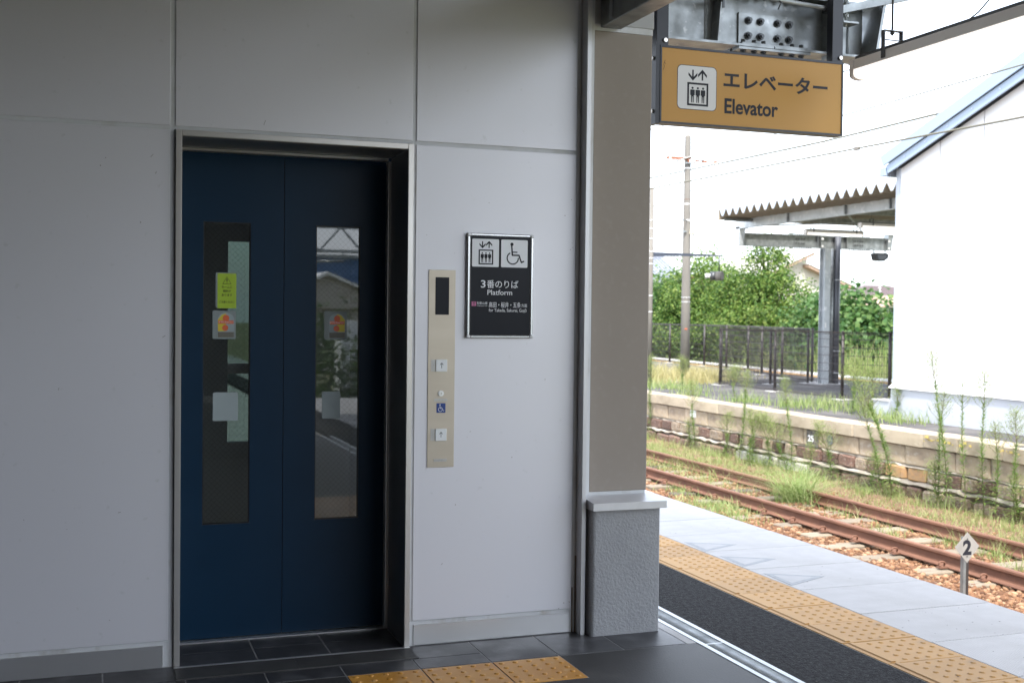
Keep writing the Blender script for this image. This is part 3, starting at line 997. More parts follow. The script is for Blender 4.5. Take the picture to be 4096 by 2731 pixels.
# coping slabs
cs = MB().bbox(3.434, 4.20, .0025, .5005, -.09, .0015, b=.003).build('coping_slab', M['cope'], plat, fix=False)
cy = [4.63 + .503 * k for k in range(-8, 24)]
cs.location.y = cy[0]
for y0 in cy[1:]:
    instance(cs, 'coping_slab', plat, (rnd.uniform(-.002, .002), y0, rnd.uniform(-.001, .001)))
box('slab_bed', M['grout'], plat, 3.43, 4.17, -9, 40, -.0595, -.012)
# smooth triangles set in three slabs
for yc in (5.385, 5.86, 6.30):
    o_ = [(3.447, yc - .155), (3.742, yc - .02), (3.462, yc + .14)]
    cen = (sum(p[0] for p in o_) / 3, sum(p[1] for p in o_) / 3)
    inn = [(cen[0] + (p[0] - cen[0]) * .68, cen[1] + (p[1] - cen[1]) * .68) for p in o_]
    MB().prism(inn, 2, .0016, .0034).build('smooth_patch', M['cope_s'], plat)
    rim = MB()
    for k in range(3):
        j = (k + 1) % 3
        rim.prism([o_[k], o_[j], inn[j], inn[k]], 2, .0016, .0030)
    rim.build('patch_border', M['cope_d'], plat)

# grit and small dark spots on the slabs and tiles
gr = random.Random(17)
b = MB()
for k in range(260):
    x, y = gr.uniform(2.62, 4.15), gr.uniform(2.6, 9.0)
    r_s = gr.uniform(.0015, .0055)
    z = .0012 if x > 3.44 else .0035 if x > 3.04 else .001
    a0 = gr.uniform(0, 3)
    b.add([(x + r_s * math.cos(a0 + q * 1.25) * gr.uniform(.6, 1.2), y + r_s * math.sin(a0 + q * 1.25), z + .001) for q in range(5)], [(0, 1, 2, 3, 4)])
go = b.build('surface_grit', mat('dark_grit', (.09, .075, .06), .9), plat, fix=False)
stuff(go)

# ------------------------------------------------------------------ ceiling, roof and added unseen shading walls
rf = thing('platform_roof', 'sloping brown metal platform roof above the elevator hall', 'roof', (2, 2, 3.4))
box('ceiling_board', M['ceil'], rf, -1.05, 2.07, -5.2, 4.76, 3.05, 3.12)
b = MB()
b.prism([(2.0, 3.44), (4.45, 4.10), (4.45, 4.14), (2.0, 3.48)], 1, -8, 6.25)
b.build('roof_deck', M['beige_w'], rf)
box('roof_infill', M['ceil'], rf, 1.95, 2.06, -8, 4.76, 3.121, 3.46)
for y in (-6.5, -4.0, -1.5, 1.0, 3.4):
    MB().beam((2.07, y, 3.35), (4.4, y, 3.985), .10, .15).build('rafter', M['galv'], rf, fix=False)
sw = thing('side_shade_wall', 'added unseen dark wall shading the left of the elevator hall', 'wall', (-.5, 2, 0))  # unseen wall, set close and dark to block light at the left
box('wall_face', M['shadewall'], sw, -.62, -.34, -1.25, 4.745, 0, 3.05)
sw2 = thing('back_shade_wall', 'added dark shading wall behind the viewer, mirrored in the left door window', 'wall', (.4, -1.15, 0))  # unseen wall, moved close to keep light out of the hall
box('wall_face', M['shadewall'], sw2, -.335, 1.97, -1.25, -1.15, 0, 3.05)

# ------------------------------------------------------------------ hanging elevator sign
hs = thing('hanging_sign', 'amber hanging elevator sign with lift pictogram below the steel beam', 'sign', (3.34, 5.53, 2.6))
X0, X1, Z0, Z1 = 2.776, 3.902, 2.408, 2.812
b = MB()
b.box(X0, X1, 5.505, 5.575, Z0, Z1)
b.build('sign_box', M['navy'], hs, fix=False)
b = MB()
for (a, c_, d, e) in ((X0, X0 + .010, Z0, Z1), (X1 - .010, X1, Z0, Z1), (X0 + .010, X1 - .010, Z0, Z0 + .010), (X0 + .010, X1 - .010, Z1 - .012, Z1)):
    b.box(a, c_, 5.497, 5.505, d, e)
b.build('sign_frame', M['navy'], hs, fix=False)
fc = box('sign_face', M['sign_y'], hs, X0 + .010, X1 - .010, 5.5005, 5.5048, Z0 + .010, Z1 - .012)
yf = 5.4998
fl = flat([rrect(2.877, 3.111, 2.488, 2.720, .026, 7)], yf, lambda u: u, lambda v: v).build('pictogram_border', M['ink'], hs)
pp = flat([rrect(2.880, 3.108, 2.491, 2.717, .024, 7)], yf - .0004, lambda u: u, lambda v: v).build('pictogram_panel', M['sign_w'], hs)
pict(lift_symbol(), 2.876, 3.116, 2.489, 2.718, yf - .0008, M['ink'], pp)
text('エレベーター', 3.152, 3.802, 2.618, 2.710, yf - .0003, M['ink'], hs, bold=.027)
text('Elevator', 3.160, 3.489, 2.482, 2.563, yf - .0003, M['ink'], hs, bold=.024)
scr = MB()      # thin cobweb scratches left of the pictogram
for (p, q) in (((2.805, 2.735), (2.797, 2.712)), ((2.797, 2.712), (2.801, 2.700)), ((2.801, 2.700), (2.793, 2.683)), ((2.800, 2.722), (2.809, 2.716))):
    scr.beam((p[0], yf - .0002, p[1]), (q[0], yf - .0002, q[1]), .0018, .0005, (0, 1, 0))
scr.build('scratch_mark', M['ink'], hs, fix=False)
for (a, c_) in ((2.757, 2.826), (3.832, 3.902)):
    bbox('hanger_post', M['navy'], hs, a, c_, 5.506, 5.56, Z1 + .0005 if a > 3 else Z1 - .004, 3.42, b=.002)
box('side_flange', M['navy'], hs, 2.752, 2.775, 5.50, 5.578, 2.402, 2.83)
for (x, z) in ((2.806, 2.838), (3.884, 2.836)):
    MB().tube([(x, 5.506, z), (x, 5.495, z)], .011, 12).build('screw', M['screw'], hs)
for z in (2.745, 2.47):
    MB().tube([(2.752, 5.53, z), (2.743, 5.53, z)], .010, 10).build('screw', M['screw'], hs)

# ------------------------------------------------------------------ spliced roof beam above the sign
bm_ = thing('roof_beam', 'galvanised roof beam with bolted splice plates above the hanging sign', 'beam', (3.3, 5.75, 2.9))
def sec(b, x0, x1):
    b.box(x0, x1, 5.745, 5.755, 2.905, 3.19)
b = MB(); sec(b, 2.40, 4.20); b.build('beam_web', M['galv'], bm_, fix=False)
b = MB()
b.box(2.40, 3.560, 5.66, 5.84, 2.892, 2.9045)
b.box(3.566, 4.195, 5.66, 5.84, 2.892, 2.9045)
b.build('lower_flange', M['galv'], bm_, fix=False)
b = MB()
b.box(2.40, 3.560, 5.66, 5.84, 3.1905, 3.203)
b.box(3.566, 4.255, 5.66, 5.84, 3.1905, 3.203)
b.build('upper_flange', M['galv'], bm_, fix=False)
bbox('splice_plate', M['galv'], bm_, 3.375, 3.735, 5.733, 5.7445, 2.925, 3.095, b=.001)
def bolt(p, q, r=.0165):
    p, q = Vector(p), Vector(q)
    b = MB()
    d = (q - p).normalized()
    b.tube([p, p + d * .006], r * 1.35, 16, smooth=False)
    b.tube([p + d * .0061, p + d * .022], r, 6, smooth=False)
    b.tube([p + d * .0221, q], r * .55, 10)
    return b
for x in (3.435, 3.512, 3.622, 3.698):
    for z in (2.968, 3.052):
        bolt((x, 5.733, z), (x, 5.70, z)).build('bolt', M['bolt'], bm_)
bbox('flange_splice', M['galv'], bm_, 3.34, 3.80, 5.665, 5.737, 2.876, 2.8915, b=.001)
bbox('flange_splice', M['galv'], bm_, 3.34, 3.80, 5.763, 5.835, 2.876, 2.8915, b=.001)
bbox('flange_splice', M['galv'], bm_, 3.36, 3.78, 5.665, 5.737, 2.9052, 2.915, b=.001)
for x in (3.385, 3.455, 3.515, 3.63, 3.70, 3.76):
    for y in (5.70, 5.80):
        bolt((x, y, 2.8758), (x, y, 2.850), .013).build('bolt', M['bolt'], bm_)
        bolt((x, y, 3.2035), (x, y, 3.235), .014).build('bolt', M['bolt'], bm_)
    bolt((x, 5.70, 2.9153), (x, 5.70, 2.938), .012).build('bolt', M['bolt'], bm_)
    bolt((x, 5.70, 3.19), (x, 5.70, 3.165), .012).build('bolt', M['bolt'], bm_)
b = MB(); b.prism([(3.205, 2.9048), (3.212, 2.9048), (3.262, 3.19), (3.228, 3.19)], 1, 5.662, 5.7445); b.build('gusset_plate', M['galv'], bm_)
for x in (3.170, 3.178):
    MB().tube([(x, 5.742, 2.907 + .01 * k) for k in range(0, 29)], [.0028 + .0012 * ((k * 7) % 3) / 2 for k in range(0, 29)], 6).build('weld_bead', M['galv_l'], bm_)
bbox('end_stiffener', M['galv'], bm_, 3.925, 3.937, 5.60, 5.7445, 2.87, 3.25, b=.001)
b = MB(); b.prism([(4.185, 2.892), (4.203, 2.892), (4.268, 3.26), (4.250, 3.26)], 1, 5.60, 5.86); b.build('end_plate', M['galv'], bm_)
MB().tube([(4.10, 5.735, 2.91), (4.10, 5.738, 3.12)], .004, 6).build('weld_bead', M['galv_l'], bm_)
b = MB(); b.box(3.68, 3.80, 5.70, 5.80, 3.2035, 3.62); b.build('roof_stub', M['galv_l'], bm_, fix=False)
b = MB(); b.box(3.915, 3.985, 5.74, 5.81, 3.2035, 3.75); b.build('roof_stub', M['navy'], bm_, fix=False)

cd = thing('conduit_pipe', 'bent steel conduit clipped along the top of the bolted beam', 'pipe', (3.6, 5.63, 3.15))
MB().tube([(3.36, 5.64, 3.36), (3.38, 5.63, 3.24), (3.41, 5.63, 3.19), (3.46, 5.63, 3.165), (3.55, 5.63, 3.155), (3.80, 5.63, 3.142), (3.905, 5.63, 3.137)], .0125, 10).build('conduit', M['galv_l'], cd)
MB().tube([(2.75, 5.63, 3.150), (3.10, 5.63, 3.135), (3.20, 5.63, 3.127)], .012, 10).build('conduit', M['galv_l'], cd)
for x in (3.205, 3.88):
    b = MB(); b.box(x - .014, x + .014, 5.605, 5.66, 3.115, 3.155); b.box(x - .005, x + .005, 5.60, 5.61, 3.07, 3.18); b.build('pipe_clip', M['bolt'], cd, fix=False)
MB().tube([(3.56, 5.625, 3.15), (3.57, 5.61, 3.135), (3.555, 5.60, 3.12), (3.55, 5.61, 3.095)], .004, 6).build('loose_hook', M['bolt'], cd)

# galvanised bracket beam running from the pillar towards the viewer
br = thing('bracket_beam', 'galvanised box beam fixed to the pillar top, running overhead', 'beam', (2.15, 4.0, 2.67))
bbox('beam_body', M['galv'], br, 2.104, 2.202, 1.2, 4.752, 2.668, 2.95, b=.003)
for y in (4.63, 4.645):
    MB().tube([(2.1025, y, 2.68 + .012 * k) for k in range(0, 22)], [.004 + .002 * ((k * 5) % 3) / 2 for k in range(0, 22)], 6).build('weld_bead', M['galv_l'], br)

# lamp strut (channel hung under the roof slope)
ch = thing('hanger_channel', 'steel channel rail with nuts sloping up above the fluorescent lamp', 'rail', (4.1, 5.6, 3.15))
MB().beam((3.945, 5.6, 3.128), (4.66, 5.6, 3.318), .045, .042).build('channel', M['galv'], ch, fix=False)
MB().tube([(3.985, 5.6, 3.04), (3.985, 5.6, 3.45)], .006, 8).build('threaded_rod', M['galv_l'], ch)
for z in (3.093, 3.175):
    MB().tube([(3.985, 5.6, z), (3.985, 5.6, z + .016)], .014, 6, smooth=False).build('nut', M['galv_l'], ch)
box('clamp_plate', M['galv'], ch, 3.95, 4.05, 5.57, 5.66, 3.055, 3.065)

# ------------------------------------------------------------------ fluorescent lamp hanging by the platform edge
def lamp(label, x, y0, y1, z0, z1, hang, glow=True, axis=1, group='strip lamps under the station roofs'):
    """housing from z0..z1, running along Y between y0 and y1"""
    t_ = thing('strip_lamp', label, 'lamp', (x, (y0 + y1) / 2, z0), group)
    h = z1 - z0
    b = MB()
    b.bbox(x - h * .42, x + h * .42, y0 + .03, y1 - .03, z0 + h * .40, z0 + h * .84, b=.003)
    b.build('housing', M['lampbody'], t_, fix=False)
    box('top_channel', M['bolt'], t_, x - h * .30, x + h * .30, y0 + .012, y1 - .022, z0 + h * .8405, z1)
    pr = [(x - h * .42, z0 + h * .3995)]
    for k in range(9):
        a = R(180 + 180 * k / 8)
        pr.append((x + h * .42 * math.cos(a), z0 + h * .20 + h * .20 * math.sin(a)))
    pr.append((x + h * .42, z0 + h * .3995))
    MB().prism(pr, 1, y0 + .03, y1 - .03).build('diffuser', M['lampglow'], t_)
    for (a, c_) in ((y0 - .004, y0 + .0295), (y1 - .0295, y1 + .004)):
        MB().prism([(x - h * .44, z0 + h * .85)] + [(p[0] + (p[0] - x) * .05, p[1] - .002) for p in pr[1:-1]] + [(x + h * .44, z0 + h * .85)], 1, a, c_).build('end_cap', M['lampbody'], t_)
    for yh in hang:
        k_ = MB()
        k_.box(x - h * .47, x - h * .43, yh - .014, yh + .014, z0 + h * .5, z1 + .075)
        k_.box(x + h * .43, x + h * .47, yh - .014, yh + .014, z0 + h * .5, z1 + .075)
        k_.box(x - h * .47, x + h * .47, yh - .014, yh + .014, z1 + .0755, z1 + .080)
        k_.box(x - h * .43, x + h * .43, yh - .006, yh + .006, z1 + .03, z1 + .034)
        k_.build('hanger_clamp', M['bolt'], t_, fix=False)
        MB().tube([(x, yh, z1 + .055), (x, yh, 3.85)], .0052, 8).build('hanger_rod', M['bolt'], t_)
        MB().tube([(x, yh, z1 + .062), (x, yh, z1 + .074)], .011, 6, smooth=False).build('nut', M['bolt'], t_)
    return t_
lamp('long strip lamp hanging on a thin rod at top right, nearest to the viewer', 3.80, 2.72, 5.225, 2.655, 2.775, (4.95, 3.1))
cb = MB().tube([(3.80, 4.42, 2.776), (3.82, 4.36, 2.81), (3.86, 4.28, 2.90), (3.90, 4.24, 3.0), (3.93, 4.22, 3.2), (3.95, 4.2, 3.6)], .0035, 6).build('lamp_cable', M['thincable'], None)
tag(cb, 'thin dark green cable curving up from the nearest strip lamp', 'cable')

# ================================================================== TRACK BED
gnd = struct(MB().add([(-250, -250, -1.36), (250, -250, -1.36), (250, 300, -1.36), (-250, 300, -1.36)], [(0, 1, 2, 3)]).build('ground', M['soil'], None))

def grid(name, x0, x1, y0, y1, nx, ny, zf, m):
    X = np.linspace(x0, x1, nx); Y = np.linspace(y0, y1, ny)
    gx, gy = np.meshgrid(X, Y)
    gz = zf(gx, gy)
    V_ = np.stack([gx, gy, gz], -1).reshape(-1, 3)
    i = np.arange((nx - 1) * (ny - 1)); r_, c_ = i // (nx - 1), i % (nx - 1)
    a = r_ * nx + c_
    F_2 = np.stack([a, a + 1, a + nx + 1, a + nx], -1)
    o = np_mesh(name, V_, F_2, m, smooth=True)
    return o

nrng = np.random.RandomState(3)
def wob(x, y, s=1.0, seed=0):
    r_ = np.random.RandomState(seed)
    z = 0
    for k in range(7):
        fx_, fy_ = r_.uniform(-1, 1, 2) * (1.2 + k) * s
        z = z + np.sin(x * fx_ + y * fy_ + r_.uniform(0, 6)) / (1.2 + k)
    return z
def bedz(x, y):
    z = -1.245 + .014 * wob(x, y, 1.6, 4) + .008 * wob(x, y, 9, 5)
    return z - .05 * np.clip((8.0 - x) / 1.0, 0, 1.5)
struct(grid('ballast_bed', 4.15, 11.9, 3, 46, 160, 700, bedz, M['ballast']))

# rails and sleepers
tr = thing('railway_track', 'rusty weed-grown railway track between the two platforms', 'railway track', (9.08, 16, -1.2))
def rail(xc):
    pr = [(-.0625, 0), (.0625, 0), (.0625, .011), (.012, .028), (.0085, .045), (.0085, .105), (.012, .113), (.0325, .122), (.0325, .145), (.024, .153), (-.024, .153), (-.0325, .145), (-.0325, .122), (-.012, .113), (-.0085, .105), (-.0085, .045), (-.012, .028), (-.0625, .011)]
    b = MB().prism([(xc + p[0], -1.203 + p[1]) for p in pr], 1, 1, 46)
    return b
RX = (8.51, 9.64)
for xc in RX:
    ro = rail(xc).build('rail', M['rust'], tr)
    box('rail_head', M['rust_top'], tr, xc - .0235, xc + .0235, 1, 46, -1.0498, -1.0485)
sl0 = MB().bbox(7.99, 10.16, -.11, .11, -1.36, -1.2035, b=.012).build('sleeper', M['sleeper'], tr, fix=False)
sl0.location.y = 0
ys = [4.566 * 2.6]
y = 9.35
sl_y = []
while y < 34:
    sl_y.append(y)
    y += .70 + rnd.uniform(-.09, .09)
base_y = 16.0
first = True
for i, y in enumerate(sl_y):
    if first:
        sl0.location = (0, y - 0, 0)
        # mesh was built relative to the track origin (y=16): shift accordingly
        o = sl0
        first = False
    else:
        o = instance(sl0, 'sleeper', tr, (0, y, 0))
    o.location = (rnd.uniform(-.06, .06), y, rnd.uniform(-.028, -.010))
    o.rotation_euler = (0, 0, rnd.uniform(-.012, .012))
    o.data = o.data if i % 3 else o.data
# alternate sleepers are dark old wood
dark_me = sl0.data.copy(); dark_me.materials.clear(); dark_me.materials.append(M['sleeper_d'])
for o in [c for c in tr.children if c.name.startswith('sleeper')]:
    if rnd.random() < .38:
        o.data = dark_me
# rail clips
cl = MB()
pts = [(.065 + .045 + .034 * math.cos(a), .034 * 0 + (-.012 if False else 0) + .024 * math.sin(a) * 0 + .010 * math.sin(a * 2), .038 + .030 * math.sin(a)) for a in [k * math.pi / 6 for k in range(13)]]
cl.tube(pts, .0105, 7)
cl.box(.05, .16, -.035, .035, .0, .014)
clip = cl.build('rail_clip', M['rust'], tr)
# parent origin compensation: meshes were stored minus the track origin
off = Vector(tr.location)
n = 0
for y in sl_y:
    for xc in RX:
        for sd_ in (1, -1):
            if sd_ > 0 and xc > 9: continue
            o = clip if n == 0 else instance(clip, 'rail_clip', tr)
            n += 1
            sc_ = -sd_
            o.scale = (sc_, 1, 1)
            # world position wanted: (xc, y, -1.203); mesh vertices carry -off
            o.location = (xc + off.x * sc_ - off.x, y + off.y - off.y, -1.203 + off.z - off.z)
            o.location = (xc - off.x - (-off.x) * sc_, y - off.y - (-off.y), -1.203 - off.z - (-off.z))

# loose ballast stones
ico = bmesh.new()
bmesh.ops.create_icosphere(ico, subdivisions=1, radius=1)
IV = np.array([v.co[:] for v in ico.verts]); IF = np.array([[v.index for v in f.verts] for f in ico.faces])
ico.free()
def stones(name, n_, xr, yr, smin, smax, dens=None, seed=1, parent=None, zf=bedz, m=None, sink=.25):
    r_ = np.random.RandomState(seed)
    x = r_.uniform(*xr, n_)
    # nearer ground gets more stones
    y = yr[0] + (yr[1] - yr[0]) * r_.uniform(0, 1, n_) ** 1.6
    if dens is not None:
        k = r_.uniform(0, 1, n_) < dens(x, y)
        x, y = x[k], y[k]
    n_ = len(x)
    s = smin + (smax - smin) * r_.uniform(0, 1, n_) ** 2.2
    sc_ = np.stack([s * r_.uniform(.8, 1.5, n_), s * r_.uniform(.8, 1.4, n_), s * r_.uniform(.45, .9, n_)], -1)
    j = 1 + r_.uniform(-.28, .28, (n_, len(IV), 3))
    P_ = IV[None] * j * sc_[:, None, :]
    a = r_.uniform(0, 6.28, n_); t_ = r_.uniform(-.5, .5, n_)
    ca, sa, ct, st_ = np.cos(a), np.sin(a), np.cos(t_), np.sin(t_)
    X_1 = P_[..., 0] * ct[:, None] + P_[..., 2] * st_[:, None]
    Z_1 = -P_[..., 0] * st_[:, None] + P_[..., 2] * ct[:, None]
    X_2 = X_1 * ca[:, None] - P_[..., 1] * sa[:, None]
    Y_2 = X_1 * sa[:, None] + P_[..., 1] * ca[:, None]
    z = zf(x, y) + s * sink
    V_ = np.stack([X_2 + x[:, None], Y_2 + y[:, None], Z_1 + z[:, None]], -1)
    F_2 = IF[None] + (np.arange(n_) * len(IV))[:, None, None]
    o = np_mesh(name, V_, F_2, m or M['stone'], parent, nside=3)
    return stuff(o)
def dens1(x, y):
    d = np.where(x < 8.5, 1.0, np.where(x < 9.7, .55, .12))
    return d
st1 = stones('ballast_stones', 34000, (7.35, 10.6), (7.6, 27), .010, .036, dens1, 2)
tag(st1, 'loose orange brown ballast stones around the rusty rails', 'ballast')
# fine gravel chips between them
st2 = stones('ballast_chips', 22000, (7.35, 10.4), (7.6, 20), .006, .015, dens1, 5, sink=.6)
tag(st2, 'small gravel chips between the ballast stones', 'gravel')

# distance marker "2"
mk = thing('distance_marker', 'white diamond marker plate reading 2 on a short metal post', 'sign', (7.0, 8.05, -1.2))
def mpt(x, z): return (x, z)
MX, MY, MZ = 7.0, 8.02, -.535
h_ = .128
yy = MY - .024
MB().prism([(MX - h_, MZ + .012), (MX + .002, MZ - h_), (MX + h_, MZ + .012), (MX + .002, MZ + h_ + .006)], 1, yy, yy + .003).build('marker_plate', mat('marker_plate_paint', (.27, .26, .24), .6, c2=(.23, .22, .205), scale=12), mk)
text('2', MX - .046, MX + .046, MZ - .060, MZ + .070, yy - .0006, M['ink'], mk, bold=.045)
for z in (MZ + .078, MZ - .070):
    MB().tube([(MX, yy, z), (MX, yy - .005, z)], .006, 8).build('screw', M['bolt'], mk)
b = MB()
b.box(MX - .030, MX - .004, MY - .020, MY - .014, -1.3, MZ + .095)
b.box(MX - .030, MX - .025, MY - .0139, MY + .02, -1.3, MZ + .095)
b.build('marker_post', M['galv'], mk, fix=False)
box('marker_post', M['black'], mk, MX - .0035, MX + .024, MY - .020, MY + .016, -1.3, MZ - .04)

# ================================================================== FAR PLATFORM
fp = struct(MB().prism([(11.72, 8), (20.2, 4), (20.75, 30.3), (21.75, 44), (21.9, 70), (11.9, 70)], 2, -1.36, -.303).build('far_platform', M['asph2'], None))
fp.name = 'far_platform'
# retaining wall with its courses
rw = thing('platform_retaining_wall', 'old stone retaining wall of the far platform with pale coping', 'retaining wall', (11.6, 17, -1.3))
YB0, YB1 = 8.5, 34.0
mo = MB()
mo.box(11.655, 12.1, YB0, YB1 + 8, -1.36, -.51)
mo.build('mortar_bed', M['mortar'], rw, fix=False)
# projecting, broken mortar ledges between the courses
def ledge(z, xo, thick, seed):
    r_ = random.Random(seed)
    b = MB()
    y = YB0
    n_ = int((YB1 - YB0) / .16)
    vs, fs = [], []
    for k in range(n_ + 1):
        xx = xo + r_.uniform(-.035, .03)
        zz = z + r_.uniform(-.018, .018)
        th = thick * r_.uniform(.6, 1.25)
        yy_ = YB0 + k * .16
        vs += [(11.70, yy_, zz + .02), (xx + .03, yy_, zz), (xx, yy_, zz - th * .45), (xx + .05, yy_, zz - th), (11.70, yy_, zz - th - .01)]
    for k in range(n_):
        for q in range(4):
            a = k * 5 + q
            fs.append((a, a + 1, a + 6, a + 5))
    b.add(vs, fs)
    return b
ledge(-1.035, 11.53, .06, 1).build('mortar_ledge', M['mortar'], rw)
ledge(-.805, 11.625, .022, 2).build('mortar_ledge', M['mortar'], rw)
# proto blocks
def rock(seed, rough, bev):
    r_ = random.Random(seed)
    bm = bmesh.new()
    bmesh.ops.create_cube(bm, size=1)
    bmesh.ops.bevel(bm, geom=bm.edges[:], offset=bev, segments=1, affect='EDGES')
    for v in bm.verts:
        v.co += Vector([r_.uniform(-rough, rough) for _ in range(3)])
    me = bpy.data.meshes.new('wall_stone')
    bm.to_mesh(me)
    bm.free()
    return me
def with_mat(me, m):
    k = me.copy(); k.materials.clear(); k.materials.append(m); return k
rocks = [rock(s, .035, .10) for s in range(5)]
blocks = [rock(s + 20, .010, .04) for s in range(3)]
RK = {m_: [with_mat(k, M[m_]) for k in rocks] for m_ in ('stone_r', 'stone_g', 'stone_o', 'lime')}
BK = [with_mat(k, M['wallc']) for k in blocks]
CKm = [with_mat(k, M['wallcope']) for k in blocks]
offw = Vector(rw.location)
def put(me, name, x0, x1, y0, y1, z0, z1, parent=rw, off=offw):
    o = bpy.data.objects.new(name, me)
    COL.objects.link(o)
    o.parent = parent
    o.location = Vector(((x0 + x1) / 2, (y0 + y1) / 2, (z0 + z1) / 2)) - off
    o.scale = (x1 - x0, y1 - y0, z1 - z0)
    return o
r2 = random.Random(11)
# coping blocks: joints measured on the photograph where it shows them
cj = [8.5, 9.6, 10.8, 11.7, 12.6, 13.45, 14.2, 15.9, 16.75, 17.9, 18.95, 20.25, 21.5, 22.95, 24.2, 25.3, 26.4, 27.6, 28.8, 30.0, 31.2, 32.6, 34.0]
for i in range(len(cj) - 1):
    xo = 11.575 + r2.uniform(-.012, .012) + (.01 if i % 3 else 0)
    zt = -.293 + r2.uniform(-.012, .008)
    put(CKm[i % 3], 'coping_block', xo, 12.02, cj[i] + .006, cj[i + 1] - .006, -.50 + r2.uniform(-.008, .008), zt)
# upper course: concrete blocks
y = 8.5
while y < 34:
    L_ = r2.uniform(.7, 1.15)
    put(r2.choice(BK), 'upper_block', 11.635 + r2.uniform(-.012, .012), 11.9, y + .008, y + L_ - .008, -.792, -.512)
    y += L_
# two lower courses of rough stone
y = 8.5
while y < 33:
    L_ = r2.uniform(.30, .52)
    mk_ = 'stone_o' if 14.35 < y + L_ / 2 < 14.95 else r2.choice(['stone_r', 'stone_g', 'stone_g', 'stone_r'])
    put(r2.choice(RK[mk_]), 'wall_stone', 11.585 + r2.uniform(-.02, .025), 11.85, y + .018, y + L_ - .018, -1.025 + r2.uniform(0, .015), -.828 - r2.uniform(0, .012))
    y += L_
y = 8.4
while y < 33:
    L_ = r2.uniform(.32, .60)
    mk_ = 'lime' if 17.0 < y < 19.2 and r2.random() < .7 else r2.choice(['stone_r', 'stone_r', 'stone_g'])
    put(r2.choice(RK[mk_]), 'wall_stone', 11.50 + r2.uniform(-.03, .03), 11.80, y + .02, y + L_ - .02, -1.34, -1.115 + r2.uniform(-.015, .01))
    y += L_
# black painted patch with the number 25, white patch, flat disc coloured with a hollow's shade
b_ = box('number_patch', mat('black_painted_patch', (.05, .05, .05), .8, c2=(.16, .14, .12), scale=18), rw, 11.615, 11.625, 16.90, 17.24, -.80, -.52)
text('25', -17.20, -17.03, -.715, -.605, 11.6135, M['white'], b_, facing='X', bold=.03)
text('5', -17.015, -16.965, -.715, -.655, 11.6135, M['mortar'], b_, facing='X')
hol = MB()
hol.add([(11.613, 16.56 + .085 * math.cos(a), -.63 + .088 * math.sin(a)) for a in [k * math.pi / 9 for k in range(18)]], [tuple(range(18))])
hol.build('hollow_shade_disc', mat('hollow_shadow_grey', (.10, .115, .135), .7, c2=(.2, .21, .23), scale=20), rw)
box('white_patch', M['whitep'], rw, 11.612, 11.625, 21.19, 21.41, -.655, -.515)
# yellow paint remains on the coping face
b = MB()
for k in range(26):
    y = r2.uniform(13.1, 14.25) if k < 20 else r2.uniform(12.2, 12.6)
    z = r2.uniform(-.40, -.335)
    s_ = r2.uniform(.008, .035)
    xf = 11.558
    b.box(xf, xf + .006, y, y + s_ * 1.7, z, z + s_)
b.build('paint_remains', mat('old_yellow_paint', (.60, .47, .14), .8), rw, fix=False)

# ================================================================== WHITE STAIR BUILDING
bd_ = thing('stair_building', 'white clad station stair building with sloping pale blue roof edge', 'building', (14.5, 12.5, -.3))
YC = 16.73
def rz(y):      # underside line of the roof edge on the track side
    return 3.86 + (16.9 - y) * .342
mb = MB()
mb.prism([(YC - .002, -.3), (YC - .002, rz(YC) + .12), (5.0, rz(5.0) + .12), (5.0, -.3)], 0, 13.012, 17.2)
mb.build('wall_core', M['grc'], bd_)
ys_ = [YC, 16.64, 15.655, 14.66, 13.665, 12.67, 11.67, 10.67, 9.67]
for a, c_ in zip(ys_[:-1], ys_[1:]):
    MB().prism([(a - .009, .284), (a - .009, rz(a) + .02), (c_ + .009, rz(c_) + .02), (c_ + .009, .284)], 0, 13.0, 13.0115).build('cladding_panel', M['bwall'], bd_)
bbox('corner_trim', M['btrim'], bd_, 12.985, 13.05, YC - .10, YC + .012, .284, rz(YC) + .06, b=.003)
box('wall_base', M['bbase'], bd_, 12.965, 17.25, 5.0, YC + .02, -.3, .215)
MB().prism([(12.925, .216), (12.925, .232), (12.99, .28), (13.2, .28), (13.2, .216)], 1, 5.0, YC + .03).build('base_ledge', M['bwall'], bd_)
box('step_block', M['bbase'], bd_, 12.93, 13.5, YC + .021, 17.17, -.3, -.02)
box('step_cap', M['conc'], bd_, 12.91, 13.52, YC + .022, 17.2, -.0195, .0)
# two stepped flashings of the sloping roof edge
y0, y1 = 16.77, 6.0
MB().prism([(y0, rz(y0) - .01), (y0 + .05, rz(y0) + .125), (y1, rz(y1) + .125), (y1, rz(y1) - .01)], 0, 12.83, 12.86).build('lower_flashing', M['bblue'], bd_)
MB().prism([(16.85, rz(16.85) + .15), (16.94, rz(16.9) + .335), (y1, rz(y1) + .39), (y1, rz(y1) + .15)], 0, 12.79, 12.82).build('upper_flashing', M['bblue'], bd_)
MB().prism([(16.80, rz(16.80) + .12), (16.80, rz(16.8) + .30), (y1, rz(y1) + .30), (y1, rz(y1) + .12)], 0, 12.87, 17.3).build('roof_slab', M['black'], bd_)
MB().prism([(16.80, rz(16.80) + .301), (16.80, rz(16.8) + .33), (y1, rz(y1) + .33), (y1, rz(y1) + .301)], 0, 12.82, 17.32).build('roof_sheet', M['galv_l'], bd_)
for y in (16.33, 15.81, 15.29, 14.74, 14.15, 13.6):
    MB().tube([(12.83, y, rz(y) + .075), (12.82, y, rz(y) + .075)], .008, 8).build('screw', M['galv_w'], bd_)
bbox('eaves_gutter', M['bblue'], bd_, 12.80, 17.2, 16.80, 16.95, 3.855, 4.0, b=.004)
box('soffit', M['grc'], bd_, 12.87, 13.1, 16.735, 16.79, 3.84, 4.0)

